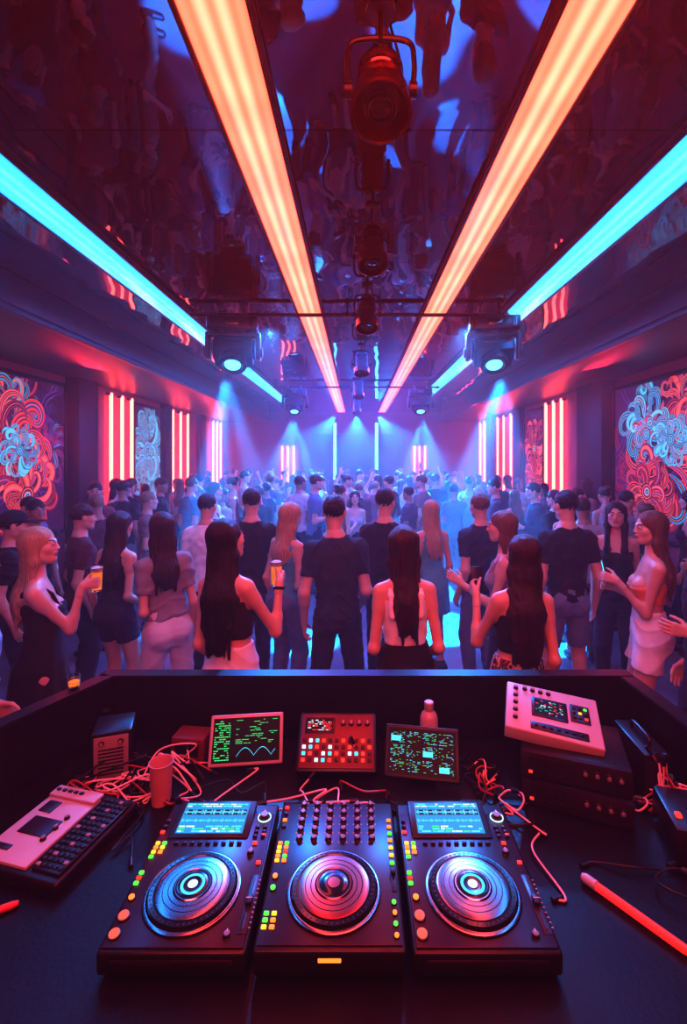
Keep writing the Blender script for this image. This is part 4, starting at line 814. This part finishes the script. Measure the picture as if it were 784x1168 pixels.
def loop(cx,cy,rx,ry,m,seed,zz=0):
    rnd=random.Random(seed); P=[]
    for i in range(15):
        a=i*.52+rnd.uniform(0,.2); g=1-.02*i; P.append((cx+rx*g*math.cos(a),cy+ry*g*math.sin(a),z+zz+.004*i*.5+abs(math.sin(a*1.3))*.015))
    cable(P,m,LB[m])
L_=[((-.86,1.60,z),(-.68,1.62,z+.03),mca,.1),((-.7,1.5,z),(-.98,1.66,z),mca,.05),((-.56,1.46,1.0),(-.62,1.73,1.0),mca,.14),((-.50,1.46,.99),(-.66,1.70,.97),mca,.1),((-.45,1.46,.99),(-.38,1.66,.96),mca,.06),((-.3,1.46,.99),(.0,1.47,.99),mca,.08),((-.22,1.47,.98),(.1,1.5,z),mcb,.05),((-.1,1.46,.99),(-.15,1.64,.96),mca,.06),
 ((.08,1.47,.98),(.35,1.5,z),mcb,.05),((.3,1.46,.99),(.54,1.47,z),mcb,.06),((.45,1.5,z),(.56,1.42,z),mca,.03),((-.66,1.62,z),(-.5,1.68,z),mcr,.12),((-.68,1.50,z),(-.62,1.30,z),mcb,.02),((-.98,1.58,z),(-.76,1.57,z),mcr,.06),((.98,1.47,1.0),(.99,1.52,1.1),mca,.13),((.95,1.47,1.0),(1.0,1.5,.98),mca,.12),((.88,1.28,z),(.62,1.3,z),mcb,.02),((.55,1.42,z),(.5,1.2,z),mca,.01),((.44,1.6,z),(.5,1.72,z),mcr,.08),((.40,1.7,z),(.5,1.66,z),mca,.05),((-.55,1.6,z),(-.3,1.55,z),mcb,.04),((-.05,1.6,z),(.1,1.56,z),mcr,.04),((-.02,1.7,1.05),(-.05,1.84,z),mca,.16),((-.7,1.58,z),(-.58,1.56,z),mcr,.07),((.86,1.3,z),(1.02,1.2,z),mca,.05),((.9,1.25,z),(.98,1.1,z),mcb,.03),((-.52,1.55,z),(-.2,1.52,z),mca,.05),((-.15,1.54,z),(.12,1.5,z),mca,.05)]
rq=random.Random(3)
for i in range(16): L_.append(((rq.uniform(-.98,-.72),rq.uniform(1.56,1.64),z),(rq.uniform(-.74,-.5),rq.uniform(1.5,1.78),z),rq.choice((mca,mca,mcr,mcb)),rq.uniform(.02,.13)))
for i in range(7): L_.append(((rq.uniform(.38,.44),rq.uniform(1.5,1.8),z),(rq.uniform(.44,.52),rq.uniform(1.46,1.8),z),rq.choice((mca,mcr,mcb)),rq.uniform(.02,.08)))
for i in range(6): L_.append(((rq.uniform(.93,1.0),1.46,rq.uniform(.95,1.02)),(rq.uniform(.93,1.02),rq.uniform(1.5,1.54),rq.uniform(1.0,1.12)),rq.choice((mca,mca,mcr)),rq.uniform(.08,.16)))
for i,(a,b,m,h) in enumerate(L_): rc(a,b,m,h,seed=i,j=.06)
for i,(a,b,c,d,m) in enumerate([(-.80,1.60,.07,.045,mca),(-.72,1.66,.05,.05,mca),(.50,1.52,.045,.05,mca),(.88,1.50,.05,.03,mca),(.84,1.22,.07,.05,mcb),(-.92,1.60,.05,.03,mcr)]): loop(a,b,c,d,m,i)
mglass=mat('clear_glass',(.95,.95,.95),.03,trans=1,ior=1.3); mbeer=mat('beer_amber_glow',(.9,.42,.06),.1,trans=.4,emis=(1,.35,.04),es=.35); mfoam=mat('beer_foam',(.85,.75,.65),.7)  # beer has amber emission added, so it glows by itself
def beer(loc):
    e=empty('beer_glass',loc); tag(e,"tall clear glass of amber beer with foam, held in hand",'glass of beer')
    MB().lathe([(0,.0),(.026,0),(.028,.004),(.034,.145),(.0355,.147),(.0355,.149),(.033,.147),(.027,.01),(0,.008)],seg=28).obj('glass',[mglass],e)
    MB().lathe([(0,.010),(.0262,.011),(.0315,.115),(0,.115)],seg=24).obj('beer',[mbeer],e); MB().lathe([(0,.1155),(.0315,.1155),(.0325,.14),(.02,.143),(0,.144)],seg=24).obj('foam',[mfoam],e); return e
e=empty('shot_glass',(-1.075,1.80,RZ)); tag(e,"small clear tumbler standing on the booth rim",'glass'); MB().lathe([(0,0),(.017,0),(.019,.003),(.023,.05),(.022,.051),(.0205,.05),(.017,.012),(0,.01)],seg=24).obj('glass',[mglass],e); MB().lathe([(0,.0125),(.0172,.0125),(.0185,.028),(0,.028)],seg=20).obj('drink',[mbeer],e)
def phone(loc,rot):
    e=empty('phone',loc,rot); tag(e,"dark smartphone with lit screen held in a hand",'phone'); MB().box((0,0,0),(.072,.009,.145),0,.004).obj('case',[mdev],e); MB().box((0,.005,0),(.066,.001,.135),0).obj('screen',[mcy],e); return e

# ------------------------------------------------------------------ people
occ=[]
for hsp in HEROES:
    P=Person(hsp); far=hsp['d']>4
    parts=P.build(*( (.0085,.0046,.0040,.0085) if not far else (.011,.006,.0055,.011)))
    x=X(hsp['u'],hsp['d']); y=hsp['d']; occ.append((x,y))
    root,_=put_person(parts,x,y,hsp['hd'],hsp['label'])
    RZm=Matrix.Translation((x,y,0))@Matrix.Rotation(math.radians(hsp['hd']),4,'Z')
    if 'hold' in hsp:
        sd,what=hsp['hold']; g=RZm@Vector(P.grip(sd))
        if what=='beer': beer((g.x,g.y,g.z-.06))
        else: phone((g.x,g.y,g.z+.03),(math.radians(-12),0,math.radians(hsp['hd'])))
    if hsp.get('brace'):
        a=P.arm[1]; c=a['W']-a['fa']*.03; R=Vector((0,0,1)).rotation_difference(Vector(a['fa'])).to_matrix().to_4x4()
        MB().lathe([(.026,-.008),(.030,-.008),(.030,.008),(.026,.008),(.026,-.008)],tuple(c),M=R,seg=24).obj('bracelet',[MATS['cloth_black']],root)
print('heroes',time.time()-T0)
bent=dict(w=(.0,.24,-.22),p=(.15,-.6,-1),fd=(-.2,1,.1),curl=50); ups=dict(w=(.12,.18,.42),p=(1,.2,-.3),fd=(0,.3,1),pn=(0,1,0),curl=12)
cr=dict(topcol='crowd_top',botcol='crowd_bottom',haircol='crowd_hair')
TPL=[dict(H=1.75,male=1,hair='short'),dict(H=1.75,male=1,hair='short',R=bent,head=(15,0,0)),dict(H=1.75,male=1,hair='short',top='long',R=bent,L=bent,lean=3),dict(H=1.75,male=1,hair='short',L=ups,side=3,feet=((.16,0),(-.12,.05))),
 dict(H=1.75,male=1,hair='short',skin='skin_tan',head=(-20,0,0),L=bent),dict(H=1.75,male=1,hair='short',top='crew',side=-3),
 dict(H=1.7,hair='long',hlen=.15,top='tank'),dict(H=1.7,hair='long',hlen=.10,top='crop',hem=.11,R=bent,side=3),dict(H=1.7,hair='long',hlen=.18,top='tank',bottom='skirt',L=bent),dict(H=1.7,hair='long',hlen=.14,top='tee',head=(25,0,0),R=bent,skin='skin_tan'),
 dict(H=1.7,hair='short',bun=1,top='tank',bottom='skirt',lean=3,L=bent,R=bent),dict(H=1.7,hair='long',hlen=.2,front=1,top='crop',hem=.1,bottom='shorts',leg=.4,R=ups,head=(0,5,5)),dict(H=1.7,hair='long',hlen=.16,top='tank',head=(-25,0,0),side=-4)]
LBL=["crowd person in tee with short hair, arms down","crowd person with short hair holding one arm forward","crowd person in long sleeves with both forearms raised","crowd person with short hair, one hand raised","crowd person with short dark hair turning the head","crowd person in three-quarter sleeve shirt",
 "crowd person with long hair in tank top","crowd person with very long hair in crop top","crowd person with long hair in tank top and skirt","crowd person with long hair in tee, looking aside","crowd person with hair bun in tank top and skirt","crowd person in crop top and shorts, one hand raised","crowd person with long hair in tank top, head turned"]
TM=[]
for t in TPL:
    sp=dict(cr); sp.update(t); sp.setdefault('bottom','jeans'); parts=Person(sp).build(.013,.0075,.0065,.013)
    meshes={}; VV=[];FF=[];MM=[];ms=[];nv=0
    for n_,(v,f,m,mm) in parts.items():
        meshes[n_]=np_mesh(n_.rstrip('01'),v,f,m,mm); VV.append(v);FF.append(f+nv);nv+=len(v); MM.append((m if m is not None else np.zeros(len(f),int))+len(ms)); ms+=mm
    meshes['merged']=np_mesh('person_far',np.concatenate(VV),np.concatenate(FF),np.concatenate(MM),ms); TM.append(meshes)
rnd=random.Random(11); cnt=0
yy=3.9
while yy<15.3:
    xx=-4.05+rnd.uniform(0,.3)
    while xx<3.75:
        x=xx+rnd.uniform(-.18,.18); y=yy+rnd.uniform(-.22,.22); xx+=.64 if yy<7 else .55
        if x<-4.0 or x>3.65: continue
        if y<5.0 and abs(x)<2.3: continue
        if y<4.6 and abs(x)<2.6: continue
        if y<6.3 and abs(x)<2.2 and rnd.random()<.88: continue
        if y<7.2 and abs(x)<1.8 and rnd.random()<.4: continue
        if abs(x)>X(U0+440,y)+.3: continue
        if any((x-a)**2+(y-b)**2<.51**2 for a,b in occ): continue
        occ.append((x,y)); w=rnd.choice([0,0,1,1,2,3,4,4,5,6,6,7,8,9,9,10,11,12,12]); hd=rnd.gauss(0,40)
        if rnd.random()<.22: hd=rnd.uniform(60,300)
        if w in(3,11) and rnd.random()<.4: w=rnd.choice([1,9])
        put_person(None,x,y,hd,LBL[w],"dancing crowd",rnd.uniform(.92,1.04),meshes=TM[w],merged=y>8.5); cnt+=1
    yy+=.56
print('crowd',cnt,time.time()-T0)

# ------------------------------------------------------------------ lights and haze
def spot(loc,tgt,col,e,ang,blend=.5,r=.05):
    l=bpy.data.lights.new('spot','SPOT'); l.energy=e; l.color=col; l.spot_size=math.radians(ang); l.spot_blend=blend; l.shadow_soft_size=r
    o=bpy.data.objects.new('beam_or_rim_light',l); COL.objects.link(o); o.location=loc; o.rotation_euler=(Vector(tgt)-Vector(loc)).to_track_quat('-Z','Y').to_euler(); return o
def area(loc,tgt,col,e,sx,sy):
    l=bpy.data.lights.new('area','AREA'); l.shape='RECTANGLE'; l.size=sx; l.size_y=sy; l.energy=e; l.color=col
    o=bpy.data.objects.new('fill_light',l); COL.objects.link(o); o.location=loc; o.rotation_euler=(Vector(tgt)-Vector(loc)).to_track_quat('-Z','Y').to_euler(); return o
BL=(.001,.16,1); CY=(.004,.32,1); RD=(1,.05,.04)
spot((-1.3,4.70,2.86),(-1.95,5.7,0),CY,15000,22,.3); spot((-1.3,4.70,2.86),(-.6,5.3,0),CY,9000,16,.3)
spot((1.44,4.70,2.86),(.9,5.8,0),CY,18000,24,.3); spot((1.44,4.70,2.86),(2.2,5.3,0),CY,9000,16,.3)
for x in (-1.31,1.35):
    for dx,dy in ((-.9,-1.5),(.2,-2.5),(1.0,-1.0)): spot((x,9.75,2.9),(x+dx,9.9+dy,0),CY,13000,15,.3)
for x in (-.7,0,.7): spot((x,15,3.4),(x*2.5,8,.8),CY,9000,22)
for x in (-.9,1.1): spot((x,5.1,3.45),(x*1.2,2.9,1.3),(.02,.30,1),420,70,.8)  # added blue rim lights for the front row, without a fixture
area((0,10.0,3.55),(0,10.0,0),BL,520,2.6,9)  # added blue fill over the crowd, not a fixture
for x in (-.5,.835): area((x,7.5,3.57),(x,7.5,0),(1,.06,.03),42,.2,14)  # extra lamps under the orange strips, adding to their own emission
for x in (-1.95,1.72): area((x,6.8,3.57),(x,6.8,0),(.01,.28,1),85,.2,12)  # extra lamps boosting the blue strips' light
area((.2,1.0,3.5),(0,1.6,.9),RD,32,1.2,.6); area((0,-.6,2.9),(0,3.0,1.2),(1,.13,.12),64,2.5,.6)  # added red fill over the desk; unseen red lamp behind camera lights backs
area((-4.0,6.8,2.9),(-2,6,1),(1,.04,.08),42,.4,4); area((3.7,6.8,2.9),(2,6,1),(1,.04,.08),42,.4,4)  # added magenta side fills that tint the haze, no fixtures
area((-4.2,11.5,2.6),(-2.6,11.5,.8),(1,.02,.04),150,.4,7); area((3.8,11.5,2.6),(2.4,11.5,.8),(1,.02,.04),150,.4,7)  # added red fills strengthening the neon glow along both walls
w=bpy.data.worlds.new('world'); SC.world=w; w.use_nodes=True; nt=w.node_tree; nt.nodes['Background'].inputs[0].default_value=(.05,.02,.08,1); nt.nodes['Background'].inputs[1].default_value=.2
vs=nn(nt,'ShaderNodeVolumeScatter'); vs.inputs['Density'].default_value=.026; vs.inputs['Color'].default_value=(.9,.9,1,1); vs.inputs['Anisotropy'].default_value=.25
nt.links.new(vs.outputs[0],[n for n in nt.nodes if n.type=='OUTPUT_WORLD'][0].inputs['Volume'])
print('done',time.time()-T0)
